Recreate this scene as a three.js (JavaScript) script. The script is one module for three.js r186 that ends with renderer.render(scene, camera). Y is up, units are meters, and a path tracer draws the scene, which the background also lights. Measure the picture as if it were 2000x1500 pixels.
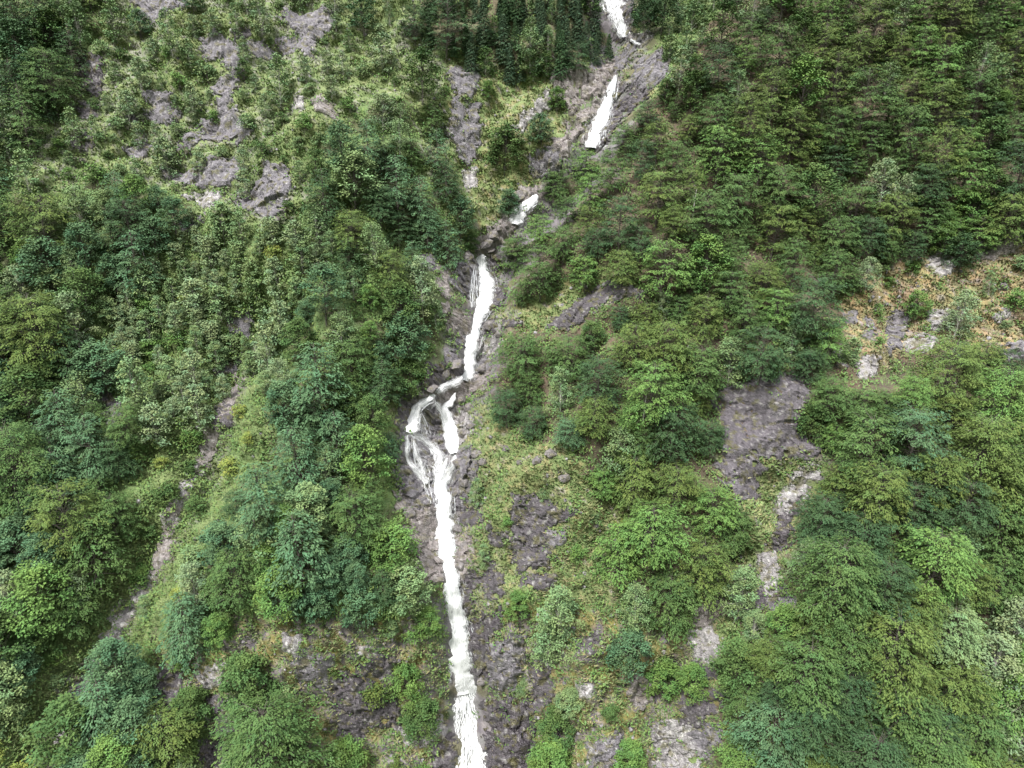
import * as THREE from 'three';
import { createNoise2D, createNoise3D } from 'simplex-noise';
import { mergeGeometries } from 'three/addons/utils/BufferGeometryUtils.js';

// ---------------------------------------------------------------- camera, sky, sun, exposure
const scene = new THREE.Scene();
const FOV = 57, PITCH = -20 * Math.PI / 180;
const camera = new THREE.PerspectiveCamera(FOV, 4 / 3, 0.5, 2500);
camera.rotation.x = PITCH;
scene.add(camera);

const renderer = new THREE.WebGLRenderer({ antialias: true });
renderer.setSize(1024, 768);
renderer.shadowMap.enabled = true;
renderer.toneMapping = THREE.LinearToneMapping;
renderer.toneMappingExposure = 6.0;

{ // overcast sky: brightest overhead, paler grey towards the horizon, the same all round
  const W = 128, H = 64, d = new Float32Array(W * H * 4);
  for (let j = 0; j < H; j++) for (let i = 0; i < W; i++) {
    const el = ((j + 0.5) / H - 0.5) * Math.PI, s = Math.max(0, Math.sin(el));
    const L = 0.68 * (1 + 2 * s) / 3;
    d.set([L * 1.0, L * 1.0, L * 1.02, 1], (j * W + i) * 4);
  }
  const t = new THREE.DataTexture(d, W, H, THREE.RGBAFormat, THREE.FloatType);
  t.mapping = THREE.EquirectangularReflectionMapping; t.magFilter = THREE.LinearFilter; t.needsUpdate = true;
  scene.background = t; scene.environment = t;
}
const sun = new THREE.DirectionalLight(new THREE.Color(1, 0.97, 0.92), 1.5);
sun.position.set(-70, 190, 40); sun.target.position.set(0, -30, -100);
sun.castShadow = true; sun.shadow.radius = 24; sun.shadow.mapSize.set(2048, 2048);
Object.assign(sun.shadow.camera, { left: -150, right: 150, top: 150, bottom: -150, near: 1, far: 600 });
scene.add(sun, sun.target);

// ---------------------------------------------------------------- helpers
let seed = 12345;
const rnd = () => { seed = (seed + 0x6d2b79f5) | 0; let t = Math.imul(seed ^ (seed >>> 15), 1 | seed); t = (t + Math.imul(t ^ (t >>> 7), 61 | t)) ^ t; return ((t ^ (t >>> 14)) >>> 0) / 4294967296; };
const rr = (a, b) => a + (b - a) * rnd(), pick = (a) => a[Math.floor(rnd() * a.length)];
const clamp = (x, a = 0, b = 1) => Math.min(b, Math.max(a, x)), lerp = (a, b, t) => a + (b - a) * t;
const sstep = (a, b, x) => { const t = clamp((x - a) / (b - a)); return t * t * (3 - 2 * t); };
const n2 = createNoise2D(rnd), n3 = createNoise3D(rnd);
const fbm = (x, y, o = 4) => { let s = 0, a = 0.5, f = 1; for (let i = 0; i < o; i++) { s += a * n2(x * f + i * 17.3, y * f - i * 9.1); a *= 0.5; f *= 2.03; } return s; };
const mix3 = (a, b, t) => [lerp(a[0], b[0], t), lerp(a[1], b[1], t), lerp(a[2], b[2], t)];
const V = (x, y, z) => new THREE.Vector3(x, y, z);
const names = new Map();
const numbered = (n) => { const k = names.get(n) ?? 0; names.set(n, k + 1); return k ? `${n}_${String(k).padStart(3, '0')}` : n; };
const tag = (o, label, category, group, kind) => { if (label) o.userData.label = label; if (category) o.userData.category = category; if (group) o.userData.group = group; if (kind) o.userData.kind = kind; return o; };
const shade = (o) => { o.castShadow = true; o.receiveShadow = true; return o; };
const hash = (i, j, k = 0) => { let h = Math.imul(i | 0, 374761393) + Math.imul(j | 0, 668265263) + Math.imul(k | 0, 1274126177); h = Math.imul(h ^ (h >>> 13), 1274126177); return ((h ^ (h >>> 16)) >>> 0) / 4294967296; };

// The photograph's plan: points are noted at a 2000 x 1500 scale and laid out on the hillside.
const F = 750 / Math.tan(FOV / 2 * Math.PI / 180), CP = Math.cos(PITCH), SP = Math.sin(PITCH);
const project = (p) => { const y = p.y * CP + p.z * SP, z = -p.y * SP + p.z * CP; return [1000 + F * p.x / -z, 750 - F * y / -z]; };
const ray = (px, py) => { const x = (px - 1000) / F, y = (750 - py) / F; return V(x, y * CP + SP, y * SP - CP); };
// hillside axes: s across, t up the fall line, n out of the slope
const SL = 48 * Math.PI / 180, TY = Math.sin(SL), TZ = -Math.cos(SL), NY = Math.cos(SL), NZ = Math.sin(SL);
const O = V(0, -64.5, -55.3);
const world = (s, t, n) => V(s, O.y + t * TY + n * NY, O.z + t * TZ + n * NZ);
const slope = (p) => { const y = p.y - O.y, z = p.z - O.z; return [p.x, y * TY + z * TZ, y * NY + z * NZ]; };
const onPlane = (px, py) => { const d = ray(px, py), n0 = -O.y * NY - O.z * NZ, k = -n0 / (d.y * NY + d.z * NZ); return slope(d.multiplyScalar(k)); };

const inPoly = (p, x, y) => { let c = false; for (let i = 0, j = p.length - 1; i < p.length; j = i++) if ((p[i][1] > y) !== (p[j][1] > y) && x < (p[j][0] - p[i][0]) * (y - p[i][1]) / (p[j][1] - p[i][1]) + p[i][0]) c = !c; return c; };
const segDist = (x, y, a, b) => { const dx = b[0] - a[0], dy = b[1] - a[1], t = clamp(((x - a[0]) * dx + (y - a[1]) * dy) / (dx * dx + dy * dy + 1e-9)); return Math.hypot(x - a[0] - t * dx, y - a[1] - t * dy); };
const polyDist = (p, x, y) => { let d = 1e9; for (let i = 0, j = p.length - 1; i < p.length; j = i++) d = Math.min(d, segDist(x, y, p[j], p[i])); return inPoly(p, x, y) ? d : -d; };
const lineDist = (l, x, y) => { let d = 1e9; for (let i = 1; i < l.length; i++) d = Math.min(d, segDist(x, y, l[i - 1], l[i])); return d; };
// corner of each study sheet (700 x 525 wide, noted at 2000 x 1500)
const SHEET = [[0, 0], [0, 0], [650, 0], [1300, 0], [0, 500], [650, 450], [1300, 475], [0, 975], [650, 975], [1300, 975]];
const S = (k, ...a) => { const r = []; for (let i = 0; i < a.length; i += 2) r.push([SHEET[k][0] + a[i] * 0.35, SHEET[k][1] + a[i + 1] * 0.35]); return r; };
const X = (...a) => { const r = []; for (let i = 0; i < a.length; i += 2) r.push([a[i], a[i + 1]]); return r; };

// ---------------------------------------------------------------- layout of the hillside
// vegetation zones, later ones over earlier ones
const ZONES = [
  ['B', X(1400, -200, 2300, -200, 2300, 1700, 1400, 1700, 1330, 1250, 1240, 1200, 1240, 1000, 1160, 950, 1110, 870, 1000, 850, 945, 760, 955, 650, 985, 560, 1010, 460, 1060, 400, 1120, 330, 1200, 290, 1260, 200, 1330, 100)],
  ['S', X(240, -200, 800, -200, 850, 100, 880, 200, 930, 420, 900, 480, 870, 430, 830, 330, 800, 200, 720, 190, 600, 310, 590, 420, 540, 450, 440, 410, 380, 400, 300, 360, 180, 340, 60, 420, 20, 300, 130, 200, 170, 110)],
  ['P', X(800, -200, 1190, -200, 1200, 70, 1180, 110, 1090, 130, 1000, 140, 900, 100, 830, 90)],
  ['G', X(870, 110, 1000, 140, 1100, 140, 1100, 300, 1060, 350, 980, 420, 940, 470, 900, 330, 870, 200)],
  ['G', X(1180, 110, 1240, 80, 1290, 120, 1300, 180, 1250, 185, 1190, 150)],
  ['W', X(1270, 110, 1300, 40, 1330, -100, 1400, -100, 1400, 20, 1340, 110, 1300, 160)],
  ['W', X(380, 400, 540, 440, 600, 440, 600, 560, 560, 640, 480, 720, 440, 790, 300, 820, 240, 760, 200, 650, 280, 540, 330, 450)],
  ['U', X(430, 780, 500, 690, 520, 900, 455, 970, 405, 1065, 325, 1195, 205, 1400, 95, 1600, -100, 1600, -20, 1400, 70, 1320, 160, 1150, 260, 1000, 290, 830)],
  ['U', X(120, 730, 190, 640, 230, 620, 150, 760)],
  ['G', X(900, 790, 950, 780, 1000, 850, 1110, 870, 1160, 950, 1240, 1000, 1240, 1150, 1150, 1180, 990, 1150, 940, 1250, 900, 1230, 880, 1000)],
  ['K', X(940, 1230, 990, 1170, 1200, 1190, 1330, 1250, 1400, 1330, 1400, 1700, 930, 1700)],
  ['K', X(480, 1200, 560, 1210, 800, 1200, 870, 1270, 880, 1700, 640, 1700, 560, 1360, 300, 1340, 310, 1250, 420, 1260)],
  ['O', X(1640, 570, 1720, 520, 1830, 480, 1850, 520, 2000, 470, 2100, 500, 2100, 700, 1900, 680, 1800, 640, 1730, 720, 1660, 700)],
  ['G', X(950, 615, 1080, 560, 1180, 535, 1260, 545, 1265, 575, 1190, 590, 1100, 645, 960, 635)],
  ['G', X(1390, 890, 1500, 880, 1600, 900, 1560, 960, 1520, 1080, 1440, 1120, 1440, 980)],
  ['G', X(1590, 890, 1612, 910, 1560, 1010, 1532, 1110, 1440, 1190, 1412, 1300, 1375, 1420, 1375, 1600, 1285, 1600, 1305, 1420, 1345, 1290, 1365, 1190, 1470, 1090, 1510, 1000)],
  ['G', X(770, 740, 800, 790, 770, 850, 750, 800)],
];
// waterfalls: [x, y, full width] down the middle of each run
const FALLS = {
  top: { runs: [[[1196, -30, 44], [1200, 8, 42], [1206, 32, 32], [1211, 52, 24], [1218, 76, 14]], [[1226, 82, 5], [1238, 85, 6], [1250, 89, 8]]], thin: 0.5 },
  upper: { runs: [[[1202, 152, 5], [1196, 172, 9], [1188, 195, 14], [1181, 218, 20], [1172, 242, 27], [1163, 265, 33], [1154, 294, 38]]], thin: 1 },
  bend: { runs: [[[1048, 386, 14], [1034, 395, 18], [1020, 408, 22], [1010, 424, 24], [1004, 440, 20]]], thin: 1 },
  middle: { runs: [[[944, 500, 30], [938, 516, 24], [940, 530, 20], [945, 548, 30], [943, 568, 40], [945, 584, 40], [938, 602, 36], [930, 622, 24], [925, 645, 20], [921, 668, 24], [915, 695, 26], [912, 728, 26], [906, 744, 26]],
    [[927, 522, 20], [923, 555, 26], [921, 580, 30], [923, 604, 26]], [[903, 743, 16], [884, 750, 17], [866, 758, 18], [852, 768, 14]]], thin: 1 },
  split: { runs: [[[850, 772, 12], [834, 781, 15], [816, 794, 18], [808, 812, 20], [803, 830, 26], [797, 846, 34]], [[890, 770, 6], [880, 786, 12], [868, 796, 13], [874, 815, 15], [880, 836, 22], [885, 862, 29], [888, 886, 29]],
    [[850, 786, 10], [862, 805, 12], [870, 830, 12], [876, 855, 10]], [[814, 800, 14], [822, 830, 30], [830, 862, 30]]], thin: 1 },
  veil: { runs: [[[802, 850, 14], [824, 860, 16], [842, 874, 18], [856, 890, 22], [858, 915, 24], [857, 938, 28]], [[797, 853, 8], [794, 880, 9], [800, 905, 11], [820, 928, 12], [838, 946, 13]], [[808, 862, 8], [814, 888, 11], [824, 912, 8], [830, 930, 5]],
    [[890, 890, 8], [886, 908, 13], [876, 928, 16], [866, 948, 14]], [[874, 896, 6], [868, 915, 9], [864, 935, 9]], [[800, 850, 26], [806, 885, 44], [816, 915, 50], [836, 948, 40]], [[884, 888, 30], [877, 915, 36], [868, 945, 30]], [[824, 905, 40], [835, 940, 50], [845, 985, 40]]], thin: 0.85 },
  lower: { runs: [[[857, 932, 30], [859, 970, 33], [861, 1010, 34], [867, 1045, 33], [874, 1080, 32], [876, 1115, 32], [879, 1150, 29], [886, 1185, 29], [890, 1220, 34], [893, 1255, 40], [895, 1290, 43], [900, 1322, 46], [906, 1340, 56], [909, 1356, 50]]], thin: 1 },
  bottom: { runs: [[[900, 1312, 40], [909, 1342, 54], [911, 1362, 66], [915, 1395, 78], [915, 1430, 92], [915, 1470, 104], [915, 1520, 116], [915, 1580, 124]]], thin: 0.75 },
};
// plan raster, one letter per cell of 4 x 4
const RW = 575, RH = 450, RX = -150, RY = -150, raster = new Uint8Array(RW * RH).fill(77), solid = new Uint8Array(RW * RH);
const cellOf = (x, y) => clamp(Math.floor((y - RY) / 4), 0, RH - 1) * RW + clamp(Math.floor((x - RX) / 4), 0, RW - 1);
const paint = (arr, poly, v) => { let x0 = 1e9, x1 = -1e9, y0 = 1e9, y1 = -1e9; for (const [x, y] of poly) { x0 = Math.min(x0, x); x1 = Math.max(x1, x); y0 = Math.min(y0, y); y1 = Math.max(y1, y); }
  for (let y = Math.max(RY, Math.floor(y0 / 4) * 4); y <= Math.min(y1, RY + RH * 4 - 1); y += 4) for (let x = Math.max(RX, Math.floor(x0 / 4) * 4); x <= Math.min(x1, RX + RW * 4 - 1); x += 4) if (inPoly(poly, x + 2, y + 2)) arr[cellOf(x + 2, y + 2)] = v; };
for (const [z, p] of ZONES) paint(raster, p, z.charCodeAt(0));
const zoneAt = (x, y) => String.fromCharCode(raster[cellOf(x, y)]);

// rocks: [polygon, tint, relief height, label]
const ROCKS = [
  [S(1, 1130, 230, 1200, 190, 1290, 230, 1350, 330, 1310, 400, 1250, 330, 1150, 320), 'purple', 0.5, 'ribbed grey rock slab high on the open grassy slope'],
  [S(1, 1270, 430, 1350, 420, 1285, 520, 1275, 600, 1330, 680, 1400, 740, 1340, 790, 1200, 780, 1000, 850, 1010, 800, 1130, 750, 1120, 690, 1220, 670, 1230, 560, 1200, 490), 'purple', 0.6, 'long narrow purple-grey rock rib running down the open slope'],
  [S(1, 930, 960, 1100, 940, 1180, 890, 1320, 900, 1340, 960, 1250, 1020, 1120, 1030, 950, 1000), 'purple', 0.6, 'wide grass-streaked rock shelf at the foot of the long rock rib'],
  [S(1, 1480, 920, 1600, 940, 1620, 1020, 1560, 1140, 1580, 1180, 1540, 1220, 1470, 1190, 1330, 1140, 1330, 1080, 1460, 1010), 'purple', 0.7, 'purple stepped rock slab above the pale birch thicket'],
  [S(1, 1060, 1090, 1180, 1070, 1240, 1090, 1180, 1160, 1080, 1120), 'pale', 0.4, 'small pale rock step between grass strips above the birch thicket'],
  [S(1, 1010, 1240, 1140, 1210, 1100, 1260, 1030, 1290), 'purple', 0.5, 'short dark rock lip above bright green grass'],
  [S(1, 820, 510, 930, 520, 950, 620, 990, 650, 950, 680, 830, 660, 870, 600), 'purple', 0.6, 'grey rock block below the bushy clump on the open slope'],
  [S(1, 440, 340, 540, 320, 580, 400, 570, 500, 540, 540, 460, 470), 'dark', 0.8, 'dark broken crag beside the shaded trees at the edge of the slope'],
  [S(1, 400, 770, 470, 750, 520, 790, 490, 830, 410, 820), 'dark', 0.6, 'small dark crag with a white chip among the birches'],
  [S(1, 720, 850, 790, 780, 830, 830, 780, 890), 'purple', 0.6, 'rounded grey outcrop next to a dark young tree'],
  [S(1, 420, 590, 500, 590, 540, 640, 460, 660), 'dark', 0.5, 'dark ledge tucked in grass below the broken crag'],
  [S(1, 690, 620, 760, 660, 740, 690, 700, 690), 'dark', 0.4, 'little dark rock poking out of grass beside birch saplings'],
  [S(1, 760, -40, 1000, -30, 1010, 40, 900, 100, 800, 90, 750, 20), 'purple', 0.6, 'grey rock band along the topmost edge of the open slope'],
  [S(1, 1590, 60, 1830, 60, 1850, 160, 1720, 240, 1690, 180, 1600, 120), 'purple', 0.6, 'broad broken rock field high above the fir-like trees'],
  [S(1, 1560, 240, 1640, 230, 1630, 290, 1570, 290), 'purple', 0.4, 'squarish grey rock below the broken rock field'],
  [S(1, 1680, 220, 1740, 230, 1720, 290, 1670, 270), 'purple', 0.4, 'pointed grey rock beneath the broken rock field'],
  [S(1, 1300, 180, 1370, 160, 1390, 200, 1330, 210), 'dark', 0.5, 'dark overhanging rock lip above the ribbed slab'],
  [S(1, 1380, 260, 1460, 250, 1530, 310, 1500, 330, 1400, 300), 'purple', 0.4, 'flat grey ledge beside the ribbed slab'],
  [S(1, 1750, 540, 1860, 600, 1850, 650, 1780, 620), 'tan', 0.4, 'tan sloping rock strip above the mixed wood'],
  [S(1, 1650, 540, 1690, 560, 1680, 620, 1640, 600), 'pale', 0.4, 'thin pale rock streak among sparse birches'],
  [S(2, 650, 400, 800, 380, 800, 470, 760, 530, 720, 510, 680, 480), 'purple', 0.5, 'smooth blue-grey slab under the dark evergreen clump'],
  [S(2, 640, 720, 700, 690, 760, 690, 780, 600, 810, 580, 800, 800, 760, 900, 735, 890, 690, 790), 'purple', 0.6, 'tall cracked grey slab on the grass spur beside the falls'],
  [S(2, 690, 560, 720, 540, 715, 660, 680, 650), 'purple', 0.4, 'thin grey slab strip between two larger slabs on the grass spur'],
  [S(2, 740, 960, 800, 950, 790, 1040, 745, 1050), 'pale', 0.4, 'pale scree streak at the foot of the grass spur'],
  [S(2, 1020, 720, 1120, 600, 1205, 510, 1210, 560, 1120, 660, 1050, 730), 'pale', 0.7, 'slanting pale rock edge crossing the grass below the spruces'],
  [S(2, 1230, 420, 1330, 400, 1450, 420, 1560, 330, 1570, 440, 1490, 640, 1390, 800, 1300, 780, 1340, 600, 1260, 560), 'tan', 1.3, 'steep ribbed cliff wall beside the upper waterfall'],
  [S(2, 1590, 490, 1760, 500, 1740, 560, 1650, 620, 1560, 740, 1500, 830, 1470, 840, 1530, 640), 'dark', 1.0, 'dark wet overhung wall behind the upper waterfall'],
  [S(2, 1700, 350, 1830, 290, 1860, 420, 1750, 500, 1690, 460), 'purple', 0.9, 'layered grey bluff above the upper waterfall'],
  [S(2, 1440, 380, 1560, 320, 1690, 260, 1650, 320, 1570, 400, 1470, 400), 'purple', 0.6, 'smooth bedrock chute between the two highest falls'],
  [S(2, 1500, -60, 1660, -60, 1660, 200, 1640, 230, 1590, 200, 1540, 80), 'dark', 0.7, 'dark wet rock face behind the highest waterfall'],
  [S(2, 1680, 210, 1750, 180, 1770, 220, 1710, 260), 'pale', 0.8, 'pale rounded boulder slab at the foot of the highest waterfall'],
  [S(2, 1110, 900, 1160, 860, 1250, 850, 1265, 920, 1200, 965, 1110, 960), 'purple', 0.9, 'grey rock nose hanging over the bend of the stream'],
  [S(2, 1040, 1060, 1190, 1035, 1175, 1105, 1050, 1135), 'tan', 0.7, 'pinkish bedrock hump above the stream bend'],
  [S(2, 1220, 780, 1320, 790, 1310, 870, 1250, 860), 'tan', 0.8, 'pink rock buttress just below the upper waterfall'],
  [S(2, 780, 1370, 860, 1300, 960, 1230, 1010, 1260, 940, 1340, 900, 1420, 800, 1430), 'tan', 0.8, 'tumbled tan bedrock in the streambed below the bend'],
  [S(2, 500, 1440, 560, 1420, 560, 1500, 500, 1500), 'purple', 0.7, 'grey knob beside the mid-gorge trees'],
  [S(5, 700, 170, 790, 160, 800, 300, 770, 380, 740, 370, 690, 340, 665, 290), 'purple', 0.9, 'blocky grey wall at the head of the middle waterfall'],
  [S(5, 880, 140, 940, 150, 900, 260, 960, 330, 950, 420, 880, 450, 890, 330), 'dark', 0.8, 'dark damp rock on the wooded bank of the middle waterfall'],
  [S(5, 640, 400, 700, 440, 760, 480, 775, 560, 720, 600, 650, 560, 615, 470), 'tan', 0.9, 'smooth pinkish slab beside the narrow neck of the middle waterfall'],
  [S(5, 590, 200, 640, 220, 640, 370, 600, 330), 'tan', 0.5, 'thin upright tan rock rib in the mossy gorge wall'],
  [S(5, 490, 160, 560, 150, 550, 210, 500, 210), 'purple', 0.5, 'small square grey outcrop at the rim of the gorge'],
  [S(5, 650, 590, 760, 580, 730, 640, 690, 640), 'purple', 0.6, 'grey ledge touching the water below the pinkish slab'],
  [S(5, 820, 500, 890, 500, 900, 570, 830, 580), 'dark', 0.6, 'dark notch rock beside the narrow neck of the falls'],
  [S(5, 790, 590, 920, 590, 930, 660, 880, 700, 800, 690), 'pale', 0.9, 'folded pale rock beside the lower chute of the middle waterfall'],
  [S(5, 780, 690, 870, 700, 860, 790, 790, 790), 'purple', 0.7, 'grey rock step under the folded pale rock'],
  [S(5, 640, 670, 720, 690, 715, 760, 640, 750), 'purple', 0.7, 'grey bank rock opposite the folded pale rock'],
  [S(5, 540, 760, 710, 770, 700, 830, 560, 860, 490, 930, 420, 960, 430, 910, 520, 860), 'dark', 0.8, 'dark jumbled ledge where the stream turns sideways'],
  [S(5, 650, 870, 700, 840, 870, 790, 880, 840, 800, 900, 720, 930, 660, 920), 'tan', 0.9, 'long smooth pale hump deflecting the stream'],
  [S(5, 560, 910, 640, 900, 680, 940, 620, 970, 570, 950), 'tan', 0.9, 'rounded brown rock where the water splits in two'],
  [S(5, 490, 960, 590, 955, 620, 1010, 640, 1120, 630, 1230, 560, 1220, 500, 1160, 460, 1080, 465, 1010), 'purple', 1.0, 'domed rock island between the two arms of the split waterfall'],
  [S(5, 400, 960, 440, 980, 420, 1060, 375, 1110, 370, 1050), 'dark', 0.6, 'dark bank rock against the outer arm of the split waterfall'],
  [S(5, 650, 1000, 720, 1010, 760, 1050, 780, 1120, 720, 1180, 690, 1080), 'pale', 0.9, 'pale fractured rock beside the inner arm of the split waterfall'],
  [S(5, 690, 1240, 760, 1210, 800, 1290, 780, 1400, 720, 1500, 660, 1490, 690, 1380), 'purple', 0.9, 'sharp grey blocks beside the veil of water'],
  [S(5, 370, 1140, 440, 1150, 620, 1240, 640, 1400, 590, 1520, 560, 1560, 470, 1560, 380, 1500, 350, 1300), 'purple', 0.8, 'broad wet slab under the fanned veil of water'],
  [S(8, 350, -40, 560, -40, 570, 120, 600, 300, 610, 440, 520, 470, 470, 330, 430, 130), 'tan', 0.7, 'steep pale-edged slab alongside the long lower waterfall'],
  [S(8, 640, -60, 700, -80, 760, 20, 700, 120, 690, 160, 660, 160), 'purple', 0.7, 'grey chopped bank at the head of the long lower waterfall'],
  [S(8, 680, 220, 740, 200, 770, 280, 760, 360, 720, 440, 690, 400), 'tan', 0.8, 'tan blocky bank rock halfway down the long lower waterfall'],
  [S(8, 690, 420, 790, 400, 840, 440, 760, 520, 780, 600, 740, 660, 710, 660, 695, 540), 'dark', 0.7, 'dark angular rocks hugging the long lower waterfall'],
  [S(8, 1010, 0, 1140, 0, 1230, 50, 1340, 80, 1300, 130, 1200, 140, 1170, 230, 1220, 340, 1180, 370, 1060, 390, 1010, 330, 1005, 150), 'dark', 0.7, 'large dark slab split by a white vein in the meadow'],
  [S(8, 860, 150, 960, 210, 940, 245, 880, 230), 'dark', 0.5, 'small dark wedge slab in the meadow nearest the large veined slab'],
  [S(8, 1200, 200, 1280, 170, 1295, 220, 1220, 260), 'purple', 0.5, 'light grey cracked slab tucked beside the large veined slab'],
  [S(8, 700, 60, 800, 50, 830, 110, 730, 140), 'dark', 0.6, 'dark slab in the meadow above the tan blocky bank'],
  [S(8, 840, 430, 860, 310, 890, 390, 950, 440, 930, 540, 850, 540), 'dark', 0.7, 'dark pointed slab rising from the meadow edge'],
  [S(8, 1060, 440, 1240, 430, 1200, 490, 1060, 475), 'dark', 0.5, 'low dark ledge under the large veined slab'],
  [S(8, 720, 690, 860, 640, 940, 620, 930, 720, 870, 780, 845, 1010, 800, 1020, 760, 800), 'dark', 0.8, 'tall smooth purple-brown slab next to the lower waterfall'],
  [S(8, 890, 800, 960, 790, 1080, 770, 1050, 880, 1000, 1050, 940, 1060, 870, 1000), 'purple', 0.9, 'ribbed grey buttress below the meadow'],
  [S(8, 840, 1130, 1080, 1120, 1110, 1260, 1120, 1430, 1000, 1400, 880, 1270), 'dark', 1.1, 'dark brown cliff beside the bottom waterfall'],
  [S(8, 860, 1340, 960, 1380, 1100, 1480, 1100, 1580, 860, 1580), 'dark', 0.9, 'wet dark rock at the foot of the bottom waterfall'],
  [S(8, 1360, 800, 1480, 760, 1480, 830, 1380, 870), 'dark', 0.6, 'dark ledge under the grassy brow beside the dark round tree'],
  [S(8, 1110, 920, 1200, 960, 1230, 1060, 1150, 1170, 1090, 1150, 1130, 1040), 'dark', 1.0, 'dark fluted rock above the leafy cliff trees'],
  [S(8, 1370, 1030, 1440, 1030, 1430, 1100, 1380, 1100), 'pale', 0.6, 'small white-streaked rock in the middle of the cliff shrubs'],
  [S(8, 1680, 1000, 1790, 1020, 1770, 1110, 1700, 1160, 1660, 1090), 'tan', 0.7, 'pinkish rock patch between cliff shrubs'],
  [S(8, 1440, 1380, 1600, 1300, 1640, 1400, 1540, 1500, 1440, 1500), 'purple', 0.9, 'purple-grey crag above the round bush at the cliff foot'],
  [S(8, 1780, 1290, 1900, 1240, 1990, 1280, 2000, 1560, 1790, 1560), 'pale', 1.0, 'chalky white cliff at the foot of the rocky gully'],
  [S(8, 90, 1000, 190, 950, 260, 880, 330, 900, 345, 1240, 230, 1260, 60, 1150), 'dark', 1.1, 'dark mossy cliff below the wooded spur'],
  [S(8, 390, 1290, 600, 1230, 620, 1320, 430, 1370), 'pale', 0.8, 'pale lichened ledge near the bottom waterfall'],
  [S(8, 570, 1380, 665, 1330, 665, 1580, 560, 1580), 'dark', 0.8, 'dark shiny rock on the bank of the bottom waterfall'],
  [S(8, 170, 840, 240, 840, 230, 875, 180, 870), 'pale', 0.5, 'thin white rock sliver above the dark mossy cliff'],
  [S(8, 400, 700, 460, 690, 470, 770, 420, 780), 'tan', 0.5, 'brownish rock face under shrubs by the lower waterfall'],
  [S(7, 905, 930, 1010, 970, 1000, 1170, 940, 1160, 890, 1200, 870, 1120), 'dark', 1.0, 'dark split cliff under the wooded spur'],
  [S(7, 1090, 940, 1260, 940, 1210, 1030, 1150, 1040, 1110, 1000), 'pale', 0.8, 'bright white-lichened cliff patch'],
  [S(7, 1600, 750, 1660, 760, 1650, 860, 1600, 830), 'pale', 0.6, 'white quartz-like patch at the top of the shaded cliff'],
  [S(7, 1650, 870, 1740, 850, 1740, 1000, 1690, 1010), 'purple', 0.7, 'smooth grey pillar of the shaded cliff'],
  [S(7, 1755, 880, 1840, 870, 1800, 1070, 1765, 1010), 'purple', 0.7, 'narrow grey-violet pillar next to the smooth pillar'],
  [S(7, 1160, 1120, 1290, 1120, 1250, 1250, 1320, 1290, 1250, 1350, 1160, 1260), 'dark', 1.0, 'dark rock face between the big round beech crowns'],
  [S(7, 1830, 1010, 2010, 980, 2010, 1390, 1930, 1400, 1880, 1200), 'dark', 1.0, 'speckled dark cliff beneath mossy ledges'],
  [S(7, 1110, 1390, 1190, 1320, 1330, 1330, 1280, 1420, 1230, 1560, 1110, 1560), 'dark', 0.9, 'dark rock wall at the lowest edge between two beeches'],
  [S(4, 1280, 340, 1400, 315, 1412, 400, 1380, 440, 1290, 415), 'purple', 0.5, 'square grey slab in the middle of the birch thicket'],
  [S(4, 1270, 590, 1370, 555, 1340, 620, 1270, 655, 1200, 650), 'purple', 0.5, 'slanting grey slab at the head of the dry gully'],
  [S(4, 1190, 950, 1250, 820, 1310, 860, 1290, 940), 'dark', 0.5, 'dark brown rock in the upper dry gully'],
  [S(4, 1130, 1110, 1160, 1020, 1195, 1030, 1160, 1110), 'tan', 0.4, 'narrow tan rock strip in the dry gully'],
  [S(4, 950, 1430, 1000, 1350, 1050, 1270, 1100, 1180, 1110, 1200, 1060, 1300, 1010, 1400, 985, 1500, 930, 1490), 'pale', 0.5, 'pale rubble ribbon along the dry gully'],
  [S(4, 560, 800, 640, 780, 665, 880, 620, 940, 590, 900), 'purple', 0.7, 'steep violet slab beneath the dark bushy trees'],
  [S(4, 345, 720, 410, 660, 420, 690, 370, 760), 'dark', 0.5, 'small dark ledge on the narrow grass strip'],
  [S(4, 180, 930, 270, 920, 260, 955, 190, 960), 'dark', 0.5, 'dark low ledge deep among the shaded trees'],
  [S(7, 925, 140, 960, 20, 1000, 40, 980, 140, 940, 230), 'tan', 0.5, 'brown crumbling rock in the middle of the dry gully'],
  [S(7, 710, 580, 780, 500, 850, 420, 870, 440, 780, 560, 730, 590), 'pale', 0.5, 'pale slab pieces where the dry gully passes the ferns'],
  [S(7, 400, 1030, 480, 950, 555, 830, 580, 870, 490, 1020, 455, 1150, 370, 1230, 360, 1140), 'purple', 0.6, 'long grey slab trail in the lower dry gully'],
  [S(7, 190, 1430, 240, 1330, 300, 1330, 275, 1420, 280, 1560, 170, 1560), 'purple', 0.6, 'grey slab at the bottom of the dry gully'],
  [X(1385, 775, 1440, 755, 1500, 735, 1565, 730, 1578, 780, 1550, 830, 1560, 850, 1605, 880, 1570, 893, 1465, 888, 1490, 920, 1475, 975, 1440, 975, 1400, 905, 1420, 830), 'slab', 0.5, 'great purple rippled slab in the middle of the beech forest'],
  [X(1070, 635, 1110, 605, 1150, 572, 1200, 548, 1205, 562, 1165, 600, 1110, 642), 'dark', 0.5, 'long dark slab on the grassy shelf between beech stands'],
  [X(1195, 572, 1250, 568, 1258, 580, 1200, 584), 'dark', 0.4, 'thin dark ledge at the end of the grassy shelf'],
  [S(5, 960, 500, 1030, 500, 1020, 525, 960, 525), 'dark', 0.4, 'small dark rock at the start of the grassy shelf'],
  [S(6, 640, 1440, 760, 1290, 850, 1250, 845, 1320, 740, 1430, 680, 1520), 'pale', 0.8, 'pale streaked rock rib below the great purple slab'],
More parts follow.
